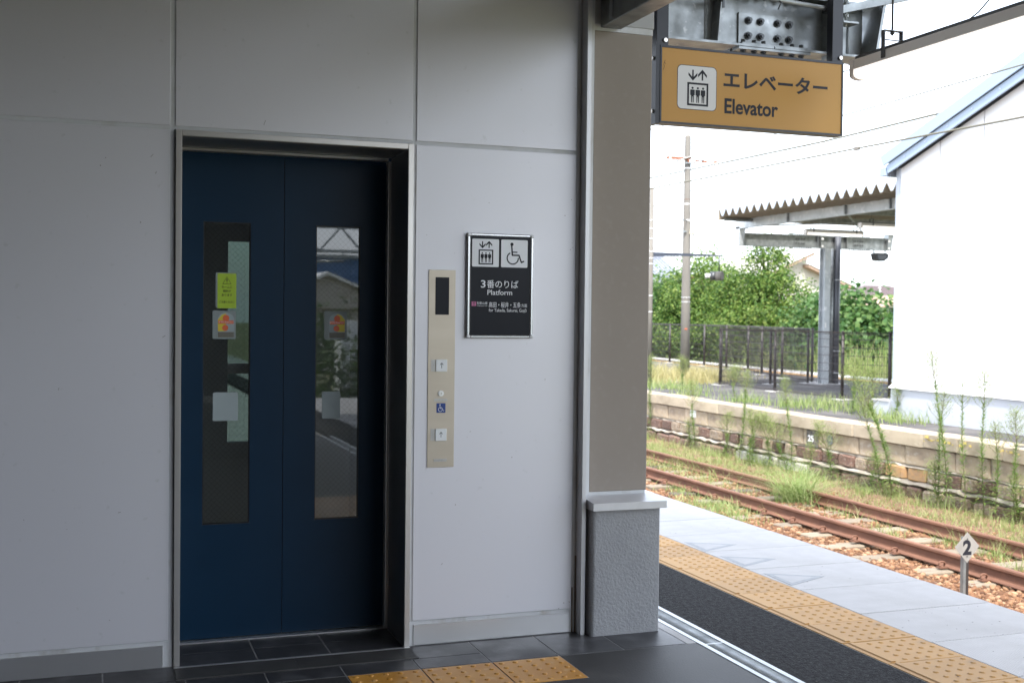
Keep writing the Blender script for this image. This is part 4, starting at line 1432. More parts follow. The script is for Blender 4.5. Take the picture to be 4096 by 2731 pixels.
# ================================================================== FAR CANOPY
cn = thing('far_canopy', 'far platform canopy with folded brown roof on a single steel post', 'canopy', (18, 25.75, -.3))
YC_ = 25.75
# cross beam in two arms
b = MB()
b.box(15.35, 19.74, YC_ - .006, YC_ + .006, 3.215, 3.505)
b.build('beam_web', M['galv'], cn, fix=False)
b = MB()
b.box(15.33, 19.78, YC_ - .09, YC_ + .09, 3.20, 3.2145)
b.box(15.33, 19.66, YC_ - .09, YC_ + .09, 3.5055, 3.52)
b.build('beam_flange', M['galv'], cn, fix=False)
MB().prism([(15.22, 3.20), (15.335, 3.20), (15.40, 3.66), (15.22, 3.66)], 1, YC_ - .10, YC_ + .10).build('end_bracket', M['galv_l'], cn)
MB().prism([(19.79, 3.20), (19.66, 3.20), (19.70, 3.62), (19.86, 3.62)], 1, YC_ - .10, YC_ + .10).build('end_bracket', M['galv'], cn)
for (xa, xb) in ((16.87, 17.20), (18.66, 18.98)):
    box('splice_plate', M['galv'], cn, xa, xb, YC_ - .018, YC_ - .0065, 3.27, 3.45)
    for x in (xa + .05, xa + .12, xb - .12, xb - .05):
        for z in (3.31, 3.415):
            MB().tube([(x, YC_ - .0185, z), (x, YC_ - .045, z)], .019, 6).build('bolt', M['bolt'], cn)
    for k in range(10):
        x = xa - .14 + (xb - xa + .28) * k / 9
        MB().tube([(x, YC_ - .05, 3.199), (x, YC_ - .05, 3.165)], .017, 6).build('bolt', M['bolt'], cn)
        MB().tube([(x, YC_ - .05, 3.521), (x, YC_ - .05, 3.555)], .017, 6).build('bolt', M['bolt'], cn)
for (x) in (17.55, 17.62, 18.42):
    box('web_stiffener', M['galv'], cn, x - .006, x + .006, YC_ - .09, YC_ - .0065, 3.2155, 3.505)
for (x, z) in ((17.66, 3.44), (17.66, 3.25), (19.72, 3.44), (19.72, 3.25)):
    MB().tube([(x, YC_ - .095, z), (x, YC_ - .11, z)], .028, 12).build('cap', M['whitep'], cn)
# post: H section plus rain pipe
b = MB()
b.box(17.73, 17.905, YC_ - .12, YC_ - .105, -.3, 3.199)
b.box(17.73, 17.905, YC_ + .105, YC_ + .12, -.3, 3.199)
b.box(17.81, 17.825, YC_ - .1045, YC_ + .1045, -.3, 3.199)
b.build('post', M['galv_l'], cn, fix=False)
MB().tube([(18.125, YC_ - .10, -.3), (18.125, YC_ - .10, 3.6)], .078, 18).build('rain_pipe', M['grc'], cn)
MB().tube([(17.985, YC_ - .02, -.3), (17.985, YC_ - .02, 3.2)], .092, 18).build('cover_pipe', M['galv'], cn)
for z in (.55, 2.38, -.02):
    b = MB(); b.tube([(18.125, YC_ - .10, z), (18.125, YC_ - .10, z + .02)], .083, 18); b.build('pipe_band', M['galv_w'], cn)
box('name_plate', M['whitep'], cn, 17.75, 17.80, YC_ - .124, YC_ - .1205, 1.16, 1.29)
bbox('post_footing', M['conc'], cn, 17.55, 18.35, YC_ - .3, YC_ + .3, -.302, -.285, b=.004)
# fascia beams along the platform and rafters across
for xf in (15.22, 20.2):
    z0 = 3.63
    b = MB()
    b.box(xf, xf + .012, 12.0, YC_ + .09, z0, z0 + .20)
    b.box(xf - .0, xf + .11, 12.0, YC_ + .09, z0 - .012, z0 - .0005)
    b.box(xf - .0, xf + .11, 12.0, YC_ + .09, z0 + .2005, z0 + .212)
    b.build('fascia_beam', M['galv_l'], cn, fix=False)
for y in (23.46, 21.25, 19.76, 17.6):
    box('beam_stiffener', M['galv'], cn, 15.16, 15.2195, y - .02, y + .02, 3.632, 3.83)
for y in (23.46, 21.25, 19.3):
    MB().beam((15.33, y, 3.70), (20.2, y, 3.72), .07, .12).build('purlin', M['galv'], cn, fix=False)
MB().beam((15.35, 25.2, 3.66), (18.5, 21.3, 3.66), .03, .03).build('tie_rod', M['galv'], cn, fix=False)
MB().beam((15.35, 21.4, 3.66), (18.5, 25.2, 3.66), .03, .03).build('tie_rod', M['galv'], cn, fix=False)
# folded roof sheets: each fold is one sheet piece
zl, zh = 3.845, 4.03
fold = .318
def fold_mb(y):
    th = .012
    pr = [(y, zh), (y - fold / 2 + .035, zl), (y - fold / 2 - .035, zl), (y - fold, zh)]
    b = MB()
    lo_ = [(p[0], p[1] - th) for p in pr]
    b.prism(pr + lo_[::-1], 0, 14.32, 21.1)
    return b
yr0 = 25.10
fb = fold_mb(yr0).build('roof_sheet', M['roofs'], cn)
topb = MB()
for k in range(40):
    y = yr0 - k * fold
    if k: instance(fb, 'roof_sheet', cn, (0, -k * fold, 0))
pr_t = [(yr0 + .002, zh + .0015), (yr0 - fold / 2 + .035, zl + .0015), (yr0 - fold / 2 - .035, zl + .0015), (yr0 - fold - .002, zh + .0015)]
tb = MB().prism(pr_t + [(p[0], p[1] + .004) for p in pr_t][::-1], 0, 14.325, 21.1).build('roof_sheet_top', M['rooft'], cn)
for k in range(1, 40):
    instance(tb, 'roof_sheet_top', cn, (0, -k * fold, 0))
b = MB(); b.prism([(yr0 + .01, 3.76), (yr0 + .03, 3.76), (yr0 + .03, 4.05), (yr0 + .01, 4.05)], 0, 14.32, 21.1); b.build('end_closure', M['roofs'], cn)
MB().beam((14.45, 25.05, 3.77), (15.25, 25.05, 3.77), .05, .06).build('edge_angle', M['galv'], cn, fix=False)

l1_ = lamp('strip lamp under the far canopy in front of the steel post', 16.56, 22.80, 24.40, 3.36, 3.50, (23.0, 24.2))
l1_.rotation_euler = (0, 0, R(90))
l2_ = lamp('strip lamp under the far canopy next to the white building', 16.75, 20.50, 22.50, 3.37, 3.51, (20.9, 22.2))
l2_.rotation_euler = (0, 0, R(90))

spk = thing('floodlight', 'small black floodlight hanging under the far canopy beam', 'floodlight', (19.42, 25.70, 3.2))
MB().prism([(19.21, 3.10), (19.25, 2.95), (19.31, 2.915), (19.50, 2.915), (19.62, 3.0), (19.63, 3.09), (19.58, 3.12), (19.25, 3.12)], 1, 25.55, 25.75).build('lamp_head', M['speaker'], spk)
b = MB(); b.box(19.235, 19.25, 25.63, 25.67, 3.06, 3.19); b.box(19.585, 19.60, 25.63, 25.67, 3.06, 3.19); b.build('bracket', M['bolt'], spk, fix=False)
MB().prism([(19.28, 3.075), (19.31, 2.955), (19.49, 2.955), (19.56, 3.0), (19.57, 3.075)], 1, 25.545, 25.549).build('lens', M['grc'], spk)
sc_ = tag(MB().tube([(19.88, 25.7, 3.6), (19.93, 25.7, 3.5), (19.86, 25.65, 3.28), (19.74, 25.65, 3.22)], .008, 6).build('canopy_cable', M['bolt'], None), 'black cable looping down the end of the far canopy beam', 'cable')

# ================================================================== FENCES
def fence(name_label, pts, zb, ztop, lab_group=None, posts=None):
    p0 = Vector(pts[0])
    t_ = thing('mesh_fence', name_label, 'fence', (p0.x, p0.y, zb), 'dark wire mesh fences on the far platform')
    plist = []
    V_, F_2 = [], []
    def bar(p, q, r_):
        p, q = Vector(p), Vector(q)
        d = (q - p).normalized()
        u = d.orthogonal().normalized() * r_
        v = d.cross(u).normalized() * r_
        k = len(V_)
        for c_ in (p, q):
            for s_ in (u, v, -u, -v):
                V_.append(tuple(c_ + s_))
        for q_ in range(4):
            a, b2 = q_, (q_ + 1) % 4
            F_2.append((k + a, k + b2, k + 4 + b2, k + 4 + a))
    for a, c_ in zip(pts[:-1], pts[1:]):
        a, c_ = Vector(a), Vector(c_)
        L_ = (c_ - a).length
        d = (c_ - a).normalized()
        n_ = Vector((-d.y, d.x)) * -.035
        k = 0
        m_ = int(L_ / .05)
        hz = ztop - zb - .10
        for i in range(m_ + 1):
            p = a + d * (L_ * i / m_) + n_
            bar((p.x, p.y, zb + .06), (p.x, p.y, ztop - .03), .0029)
            if i < m_:       # scalloped top and bottom edge
                q = a + d * (L_ * (i + 1) / m_) + n_
                mid = (p + q) / 2 + Vector((n_.x, n_.y)) * .7
                for (zz, dz) in ((ztop - .03, .035), (zb + .06, -.03)):
                    bar((p.x, p.y, zz), (mid.x, mid.y, zz + dz), .006)
                    bar((mid.x, mid.y, zz + dz), (q.x, q.y, zz), .006)
        zs = [zb + .06, zb + .09] + [zb + .06 + hz * f_ for f_ in (.13, .26, .39, .52, .65, .78, .91)] + [ztop - .05, ztop - .02]
        for z in zs:
            p, q = a + n_, c_ + n_
            bar((p.x, p.y, z), (q.x, q.y, z), .0070)
    stuff(np_mesh('wire_mesh', V_, F_2, M['fencewire'], t_))
    for p in pts:
        if any((Vector(p) - q).length < .01 for q in plist): continue
        plist.append(Vector(p))
        b = MB().tube([(p[0], p[1], zb), (p[0], p[1], ztop)], .036, 10)
        po = b.build('fence_post', M['black'], t_)
        MB().tube([(p[0], p[1], ztop + .0005), (p[0], p[1], ztop + .022)], [.034, .018], 10).build('post_cap', M['black'], po)
        for z in (zb + .08, zb + (ztop - zb) * .35, zb + (ztop - zb) * .68):
            box('post_clamp', M['black'], po, p[0] - .044, p[0] + .044, p[1] - .044, p[1] + .044, z, z + .022)
        bbox('post_footing', M['conc'], t_, p[0] - .17, p[0] + .17, p[1] - .15, p[1] + .15, zb - .02, zb + .012, b=.006)
    return t_
fence('front mesh fence beside the platform path, joining the white building', [(14.85, 25.85), (14.86, 23.37), (14.83, 20.75), (15.36, 19.89), (15.95, 18.9)], -.302, 1.12)
fence('cross mesh fence running back towards the canopy post', [(14.90, 25.92), (16.35, 25.92), (17.62, 26.15)], -.302, 1.11)
fence('back mesh fence in front of the bushes beyond the far platform', [(18.05, 26.6), (18.35, 28.5), (18.8, 30.3), (19.42, 32.1), (19.75, 34.0), (20.07, 36.06), (20.1, 38.7), (20.4, 41.5), (20.7, 44.3)], -.302, 1.13)
fence('mesh fence behind the post, right of the canopy column', [(20.35, 25.2), (20.3, 22.8), (20.25, 20.4), (20.2, 18.0)], -.302, 1.0)

# far platform edging seen behind the fence
fe = MB()
fe.prism([(20.02, 6), (20.75, 6), (21.0, 30.3), (21.75, 43.6), (22.3, 60), (21.5, 60), (20.9, 43.6), (20.15, 30.3)], 2, -.31, -.270)
struct(fe.build('far_edge_coping', M['conc'], None))
fe = MB()
fe.prism([(19.62, 6), (20.0, 6), (20.13, 30.3), (20.88, 43.6), (21.4, 60), (20.9, 60), (20.45, 43.6), (19.75, 30.3)], 2, -.31, -.288)
struct(fe.build('far_tactile_line', M['yel'], None))
bbox('footing_slab', M['conc'], None, 14.3, 14.75, 27.0, 28.6, -.304, -.285, b=.004)
o = COL.objects['footing_slab']; tag(o, 'pale concrete slab in the grass before the concrete pole', 'slab')

# ================================================================== POLES
pl = thing('concrete_pole', 'weathered concrete pole with rusty crossarm standing behind the track', 'utility pole', (15.04, 28.08, -.3))
MB().tube([(15.045, 28.08, -.35), (15.04, 28.08, 2), (15.035, 28.08, 6.20), (15.035, 28.08, 6.25), (15.035, 28.08, 6.275)], [.128, .118, .083, .078, .045], 24).build('pole_shaft', M['cpole'], pl)
for z in (5.38, 4.42):
    MB().tube([(15.036, 28.08, z - .015), (15.036, 28.08, z + .015)], .098, 24).build('white_band', M['whitep'], pl)
for z in (1.92, 1.80):
    MB().tube([(15.04, 28.08, z - .007), (15.04, 28.08, z + .007)], .123, 24).build('strap', M['galv_w'], pl)
MB().tube([(15.037, 28.08, 4.54), (15.037, 28.08, 4.552)], .098, 24).build('strap', M['rust'], pl)
b = MB(); b.tube([(15.038, 28.08, 3.97), (15.038, 28.08, 4.0)], .108, 20); b.box(15.08, 15.15, 27.95, 28.0, 3.92, 4.01); b.build('strap', M['galv_w'], pl)
box('orange_mark', M['orange'], pl, 14.95, 15.03, 27.952, 27.957, 1.065, 1.085)
ar = MB(); ar.box(14.36, 15.06, 27.93, 27.99, 5.585, 5.66); ar.build('crossarm', M['rustbr'], pl, fix=False)
ar = MB(); ar.box(14.97, 15.87, 27.925, 27.985, 5.53, 5.60); ar.build('crossarm', M['rustwhite'], pl, fix=False)
MB().beam((14.55, 27.9, 5.52), (15.09, 27.9, 5.69), .02, .03).build('brace', M['galv_w'], pl, fix=False)
MB().beam((15.04, 27.9, 5.67), (15.42, 27.9, 5.61), .02, .03).build('brace', M['galv_l'], pl, fix=False)
b = MB(); b.box(14.90, 15.24, 27.92, 27.99, 5.49, 5.52); b.build('bracket', M['galv'], pl, fix=False)
for x in (14.40, 14.50, 14.68, 15.62, 15.74, 15.82):
    MB().tube([(x, 27.95, 5.53 if x > 15 else 5.585), (x, 27.95, 5.47 if x > 15 else 5.53)], .014, 8).build('insulator', M['galv_w'], pl)
# lantern on the pole
lh = MB()
lh.prism([(15.07, 3.62), (15.20, 3.60), (15.34, 3.69), (15.38, 3.80), (15.22, 3.81), (15.10, 3.75)], 1, 27.80, 28.02)
lh.build('lantern', M['lampcream'], pl)
b = MB(); b.box(14.90, 14.97, 27.95, 28.0, 3.66, 3.70); b.tube([(15.18, 27.95, 3.61), (15.17, 27.95, 3.40), (15.21, 27.95, 3.33), (15.25, 27.95, 3.42), (15.24, 27.95, 3.55)], .010, 6); b.build('bracket', M['galv'], pl)
for (x, z, dx) in ((15.15, 4.22, .09), (14.86, 4.18, -.06), (15.15, 2.45, .09), (15.10, 3.95, .12)):
    MB().tube([(x, 28.0, z), (x + dx, 28.0, z + .015)], .012, 6).build('climbing_step', M['rust'], pl)
for (x, z) in ((15.10, 5.95), (15.10, 5.33), (15.10, 4.77), (14.93, 5.3), (15.12, 1.3), (15.11, .05)):
    box('pole_hole', M['dark'], pl, x - .008, x + .008, 27.96, 27.985, z - .01, z + .01)

p2_ = thing('lamp_post', 'thin weathered steel post with a long arm holding a drum lamp', 'lamp post', (12.95, 26, -.3))
MB().tube([(12.95, 26, -.35), (12.95, 26, 4.56)], .055, 14).build('post_shaft', M['cpole'], p2_)
for z in (3.75, 3.55, 3.3, 2.98, 2.82, 2.68, 1.9, 1.5):
    MB().tube([(12.95, 26, z), (12.95, 26, z + .02)], .059, 14).build('post_band', M['galv_w'], p2_)
MB().prism([(12.96, 2.87), (12.96, 2.985), (14.93, 2.965), (14.93, 2.935), (13.7, 2.90)], 1, 25.975, 26.025).build('arm', mat('arm_blue_black', (.05, .06, .085), .5), p2_)
MB().tube([(14.86, 26, 2.93), (14.855, 26, 2.54)], .016, 8).build('hanger', M['bolt'], p2_)
MB().tube([(14.66, 26.10, 2.435), (14.80, 26.02, 2.435)], .11, 20).build('drum_back', M['bolt'], p2_)
MB().tube([(14.795, 26.02, 2.435), (14.90, 25.90, 2.435)], .118, 24).build('drum_lamp', M['cpole'], p2_)
MB().tube([(14.55, 26.16, 2.44), (14.72, 26.06, 2.44)], .055, 14).build('lamp_tail', M['whitep'], p2_)

def wire(label, pts, r_, m, name='overhead_wire'):
    o = MB().tube(pts, r_, 6).build(name, m, None)
    return tag(o, label, 'cable', None)
def sag(x, z0, z1, s_, y0, y1, n=14, x1=None):
    x1 = x if x1 is None else x1
    return [(x + (x1 - x) * k / n, y0 + (y1 - y0) * k / n, z0 + (z1 - z0) * k / n - s_ * 4 * (k / n) * (1 - k / n)) for k in range(n + 1)]
wire('lowest overhead wire, crossing the white building under the roof edge', [(9, 3, 3.46), (9, 9.58, 3.49), (9, 12.37, 3.53), (9, 17.83, 3.585), (9, 30, 3.66), (9, 60, 3.8)], .012, M['cable'])
wire('thin overhead wire above, crossing the pale blue roof edge', [(9, 3, 4.13), (9, 9.6, 4.03), (9, 12.31, 3.99), (9, 17.8, 3.94), (9, 30, 3.98), (9, 60, 4.2)], .008, M['cable'])
wire('overhead wire that disappears behind the white building', [(22, 14, 7.4), (22, 26.5, 7.09), (22, 32, 7.05), (22, 44, 7.19), (22, 60, 7.35), (22, 90, 7.6)], .034, M['cable'])
wire('short dropper wire joining two overhead wires', [(9, 12.33, 3.99), (9, 12.37, 3.56)], .004, M['galv_w'], 'dropper_wire')
wire('overhead wire passing behind the amber hanging sign', [(9, 3, 4.9), (9, 12.5, 4.54), (9, 20, 4.62), (9, 40, 4.8), (9, 60, 4.9)], .009, M['cable'])
o = tag(bbox('wire_clamp', M['cpole'], None, 8.98, 9.02, 12.33, 12.42, 3.505, 3.55, b=.004), 'small clamp where the dropper meets the lowest overhead wire', 'clamp')
wire('slack twisted service cable between lamp post and concrete pole', sag(13.0, 4.12, 3.98, .06, 26.0, 28.0, 10, 15.0), .012, M['bolt'])
wire('slack service cable from the concrete pole to the far canopy', sag(15.1, 3.98, 3.62, .05, 28.0, 27.0, 10, 19.0), .012, M['bolt'])

# ================================================================== HOUSES
GZ = -1.36
def window(par, x0, x1, y, z0, z1):
    f = box('window', M['whitep'], par, x0, x1, y - .03, y + .02, z0, z1)
    box('pane', M['darkin'], f, x0 + .05, x1 - .05, y - .035, y - .031, z0 + .05, z1 - .05)
h1 = thing('white_house', 'white gabled house with tan roof edges beyond the bushes', 'house', (40.8, 62, GZ))
MB().prism([(37.2, GZ), (37.2, 3.78), (40.25, 5.10), (40.25, 4.35), (43.2, 3.15), (43.2, GZ)], 1, 60.0, 68).build('house_wall', M['siding'], h1)
for k in range(9):
    z = 2.7 + k * .24
    box('siding_board', M['siding'], h1, 37.6 if z < 3.9 else 38.6 + (z - 3.9) * 1.2, 40.2, 59.985, 59.999, z, z + .225)
MB().prism([(36.9, 3.62), (36.9, 3.80), (40.45, 5.32), (40.45, 5.16)], 1, 59.5, 68.5).build('roof', M['trimtan'], h1)
MB().prism([(36.86, 3.805), (36.86, 3.85), (40.46, 5.37), (40.46, 5.325)], 1, 59.45, 68.5).build('roof_covering', M['siding'], h1)
MB().prism([(39.95, 4.42), (39.95, 4.58), (43.1, 3.33), (43.1, 3.18)], 1, 59.4, 68.5).build('roof', M['trimtan'], h1)
MB().prism([(39.93, 4.585), (39.93, 4.62), (43.15, 3.37), (43.15, 3.335)], 1, 59.35, 68.5).build('roof_covering', M['siding'], h1)
window(h1, 41.0, 42.0, 59.98, 2.1, 2.9)
b = MB(); b.tube([(40.95, 60.2, 4.2), (40.95, 60.2, 4.75)], .03, 6); b.beam((40.7, 60.2, 4.6), (41.2, 60.2, 4.6), .03, .03); b.beam((40.75, 60.2, 4.45), (41.15, 60.2, 4.45), .03, .03)
b.build('antenna', M['galv'], h1)

h2 = thing('brown_roof_house', 'house with purple brown hipped roof beside the white building', 'house', (47.3, 63, GZ))
box('house_wall', M['siding'], h2, 45.0, 49.8, 60.5, 65.5, GZ, 2.68)
hp = MB(); hp.add([(44.3, 59.9, 2.66), (50.4, 59.9, 2.66), (50.4, 66.1, 2.66), (44.3, 66.1, 2.66), (46.55, 63, 3.55), (48.4, 63, 3.55)], [(0, 1, 5, 4), (1, 2, 5), (2, 3, 4, 5), (3, 0, 4), (3, 2, 1, 0)])
rf2 = hp.build('roof', M['tileb'], h2)
b = MB()
for k in range(9):
    t_ = k / 9
    y = 59.9 + 3.1 * t_; z = 2.665 + .89 * t_
    b.box(44.35 + 2.2 * t_, 50.35 - 2 * t_, y, y + .03, z, z + .035)
b.build('tile_course', M['tileb'], rf2, fix=False)
b = MB(); b.tube([(46.25, 61, 3.0), (46.25, 61, 3.75)], .03, 6)
for z in (3.1, 3.3, 3.5): b.tube([(46.25, 61, z), (46.25, 61, z + .05)], .09, 8)
b.build('mast', M['whitep'], h2)
window(h2, 45.4, 46.3, 60.48, 1.7, 2.4)

h4 = thing('flat_building', 'pale flat-roofed building with thin roof railing far behind', 'building', (46, 78, GZ))
box('building_wall', M['siding'], h4, 50.6, 64.0, 78, 84, GZ, 3.35)
box('parapet', M['conc'], h4, 50.4, 64.2, 77.8, 84.2, 3.351, 3.48)
b = MB()
for k in range(22):
    x = 50.6 + k * .62
    b.box(x, x + .03, 77.95, 77.98, 3.48, 4.1)
b.box(50.6, 64, 77.95, 77.98, 4.08, 4.12)
b.box(58.3, 58.34, 77.9, 77.94, 3.48, 4.7); b.box(58.3, 64.0, 77.9, 77.94, 4.67, 4.71)
b.build('roof_railing', M['galv_l'], h4, fix=False)
for k in range(4): window(h4, 51.5 + k * 2.6, 52.8 + k * 2.6, 77.98, 1.6, 2.7)

h3 = thing('cream_shed', 'cream shed with red tiled roof and front coloured as a dark opening', 'shed', (35.5, 46, GZ))
box('shed_block', M['darkin'], h3, 33.6, 38.0, 45.5, 48.5, GZ, 1.47)  # solid block; the open front's shade is put into its colour
MB().prism([(33.55, 1.471), (33.55, 1.78), (35.6, 2.42), (37.8, 1.8), (37.8, 1.471)], 1, 45.0, 48.6).build('gable_wall', M['siding2'], h3)
for k in range(10):
    x = 33.62 + k * .2
    MB().prism([(x, 1.475), (x, 1.795 + (x - 33.55) * .31), (x + .18, 1.795 + (x + .18 - 33.55) * .31), (x + .18, 1.475)], 1, 44.985, 44.999).build('siding_board', M['siding2'], h3)
f_ = box('window', M['darkin'], h3, 34.62, 34.98, 44.96, 44.983, 1.56, 1.92)
MB().prism([(33.2, 1.62), (33.2, 1.70), (35.6, 2.52), (38.1, 1.78), (38.1, 1.70), (35.6, 2.43)], 1, 44.6, 48.9).build('roof', M['trimtan'], h3)
box('eave_board', M['trimtan'], h3, 33.5, 38.0, 44.93, 45.05, 1.43, 1.47)
box('shelf', M['siding'], h3, 34.0, 36.0, 44.8, 45.0, .92, .96)
MB().prism([(50.0, 1.92), (52.4, 2.34), (52.4, 1.92)], 0, 35.7, 38.9).build('back_roof', M['tiler'], h3)
b = MB()
for k in range(14):
    x = 35.75 + k * .22
    b.tube([(x, 49.95, 1.93), (x, 52.4, 2.37)], .045, 6)
b.build('roof_tile_rib', M['tiler'], h3)
box('shed_block', M['siding2'], h3, 35.9, 38.9, 50.3, 53, GZ, 1.93)

h5 = thing('grey_tile_house', 'house with blue grey tiled roof behind the large-leaved bush', 'house', (25, 56, GZ))
box('house_wall', M['siding'], h5, 20.5, 28.6, 55.5, 61, GZ, 3.2)
MB().prism([(54.6, 3.10), (54.6, 3.22), (57.7, 4.62), (57.9, 4.62), (61.6, 3.2), (61.6, 3.1)], 0, 19.5, 29.4).build('roof', M['tileg'], h5)
b = MB()
for k in range(48):
    x = 19.6 + k * .205
    b.tube([(x, 54.55, 3.225), (x, 57.7, 4.645)], .045, 6)
b.build('tile_rib', M['tileg'], h5)
b = MB()
for k in range(12):
    t_ = k / 12
    b.box(19.5, 29.4, 54.6 + 3.1 * t_, 54.66 + 3.1 * t_, 3.225 + 1.4 * t_, 3.255 + 1.4 * t_)
b.build('tile_course', M['tileg'], h5, fix=False)
box('ridge', M['tileg'], h5, 19.4, 29.5, 57.6, 58.0, 4.6, 4.78)

# ================================================================== TREES
def leaves(name, lobes, n_, size, m, parent, seed, shell=.55, aspect=1.0):
    """small folded leaves scattered through a crown made of ellipsoid lobes"""
    r_ = np.random.RandomState(seed)
    lob = np.array(lobes, dtype=float)
    wts = lob[:, 3] * lob[:, 4] * lob[:, 5]
    wts = wts ** .75
    idx = r_.choice(len(lob), n_, p=wts / wts.sum())
    # twig clumps inside every lobe
    ncl = max(12, n_ // 55)
    cidx = r_.choice(len(lob), ncl, p=wts / wts.sum())
    dc = r_.normal(size=(ncl, 3)); dc /= np.linalg.norm(dc, axis=1)[:, None]
    rc = shell + (1.12 - shell) * r_.uniform(0, 1, ncl) ** .6
    cc = lob[cidx, :3] + dc * rc[:, None] * lob[cidx, 3:6]
    k = r_.choice(ncl, n_)
    d = r_.normal(size=(n_, 3)) * size * 2.3
    d[:, 2] *= .8
    p = cc[k] + d
    nrm = r_.normal(size=(n_, 3)) * .55 + dc[k] * .6 + np.array([0, 0, .55])
    nrm /= np.linalg.norm(nrm, axis=1)[:, None]
    t_ = np.cross(nrm, r_.normal(size=(n_, 3))); t_ /= np.linalg.norm(t_, axis=1)[:, None]
    t_[:, 2] -= .25
    t_ /= np.linalg.norm(t_, axis=1)[:, None]
    b = np.cross(nrm, t_)
    s = size * r_.uniform(.6, 1.25, n_)
    a_ = s[:, None] * t_
    bb_ = s[:, None] * b * .42 * aspect
    nn_ = s[:, None] * nrm * .10
    v0 = p - a_ * .5
    v1 = p + bb_ + nn_ - a_ * .05
    v2 = p + a_ * .6
    v3 = p - bb_ + nn_ - a_ * .05
    V_ = np.stack([v0, v1, v2, v3], 1).reshape(-1, 3)
    F_2 = np.arange(n_ * 4).reshape(-1, 4)
    return stuff(np_mesh(name, V_, F_2, m, parent))


def tree(name, label, lobes, n_, size, m, seed, base, aspect=1.0, shell=.5, group=None):
    t_ = thing(name, label, 'tree' if 'tree' in name else 'bush', (base[0], base[1], GZ), group)
    leaves('crown', lobes, n_, size, m, t_, seed, shell, aspect)
    r_ = random.Random(seed)
    b = MB()
    top = max(l[2] for l in lobes)
    b.tube([(base[0], base[1], GZ), (base[0] + .1, base[1], GZ + (top - GZ) * .45), (base[0], base[1] + .1, top)], [.14, .10, .04], 9)
    b.build('trunk', M['trunk'], t_)
    lb = MB()
    for l in lobes:
        st_ = Vector((base[0], base[1], GZ + (l[2] - GZ) * .45))
        en_ = Vector(l[:3])
        mid = (st_ + en_) / 2 + Vector((r_.uniform(-.2, .2), r_.uniform(-.2, .2), -.15))
        lb.tube([st_, mid, en_], [.06, .045, .02], 6)
        for q in range(4):
            e2 = en_ + Vector((r_.uniform(-1, 1) * l[3], r_.uniform(-1, 1) * l[4], r_.uniform(-.2, 1) * l[5])) * .8
            lb.tube([mid, (mid + e2) / 2 + Vector((0, 0, .1)), e2], [.03, .02, .008], 5)
    lb.build('limb', M['trunk'], t_)
    return t_

TX = 24.2
tree('leafy_bush', 'dark large-leaved bush left of the concrete pole, behind the fence',
     [(TX, 47.0, 1.6, 1.6, 1.9, 1.4), (TX - .4, 45.3, .9, 1.4, 1.6, 1.3), (TX - .3, 48.5, .9, 1.5, 1.6, 1.5), (TX - .6, 46, -.3, 1.3, 2.2, .9)], 17000, .155, M['leafB'], 21, (TX, 46.7), 1.3)
tree('broadleaf_tree', 'bright green tree rising behind the drum lamp',
     [(TX, 44.1, 3.35, .85, .9, 1.0), (TX - .1, 43.3, 2.3, 1.5, 1.9, 1.1), (TX - .3, 45.2, 2.6, .9, 1.0, .9), (TX - .5, 43.5, .9, 1.7, 2.4, 1.4), (TX, 41.8, 2.6, .9, .9, .8), (TX - .5, 42, .2, 1.4, 2.2, 1.2)],
     30000, .102, M['leafA'], 22, (TX, 43.6))
tree('broadleaf_tree', 'tall bright green tree in the middle of the bushes',
     [(TX, 38.6, 3.2, .85, .95, 1.05), (TX - .1, 39.8, 2.2, 1.2, 1.3, 1.0), (TX, 37.9, 2.0, 1.1, 1.1, 1.1), (TX - .4, 39.0, .8, 1.6, 2.0, 1.4), (TX - .4, 40.8, 1.3, 1.2, 1.4, 1.2), (TX - .2, 38.3, 3.9, .45, .5, .5)],
     30000, .102, M['leafA'], 23, (TX, 38.9))
tree('drooping_bush', 'yellow green drooping bush left of the canopy post',
     [(TX - .4, 37.2, 1.0, 1.4, 1.6, 1.2), (TX - .2, 36.2, .8, 1.4, 1.3, 1.2), (TX - .7, 38.6, .7, 1.2, 1.5, 1.3), (TX - .6, 36.5, -.3, 1.3, 2.2, .9)], 13000, .135, M['leafC'], 24, (TX - .3, 37.0), .75)
tree('leafy_bush', 'low dark bush directly behind the canopy post',
     [(TX, 34.9, .7, 1.3, 1.1, 1.3), (TX - .3, 33.9, .2, 1.2, 1.2, 1.2), (TX - .5, 35.3, -.3, 1.2, 1.6, .9)], 13000, .135, M['leafB'], 25, (TX - .2, 34.7), 1.2)
tree('large_leaf_tree', 'large-leaved tree right of the canopy post',
     [(TX - .2, 33.2, 1.3, .9, .8, .85), (TX - .2, 32.3, .6, 1.0, .9, .95), (TX - .6, 33.0, 0, 1.2, 1.3, .9), (TX - .3, 31.6, -.2, 1.0, .8, .7)], 12500, .16, M['leafB'], 26, (TX - .4, 32.6), 1.35)
# low undergrowth joins the bushes into one green bank
ug = [(TX - 1.0, y, -.95, .9, 1.3, .7) for y in np.arange(26, 52, 1.6)]
u_ = leaves('undergrowth', ug, 20000, .13, M['leafA'], None, 31, .3)
tag(u_, 'low leafy undergrowth along the foot of the bushes', 'undergrowth')

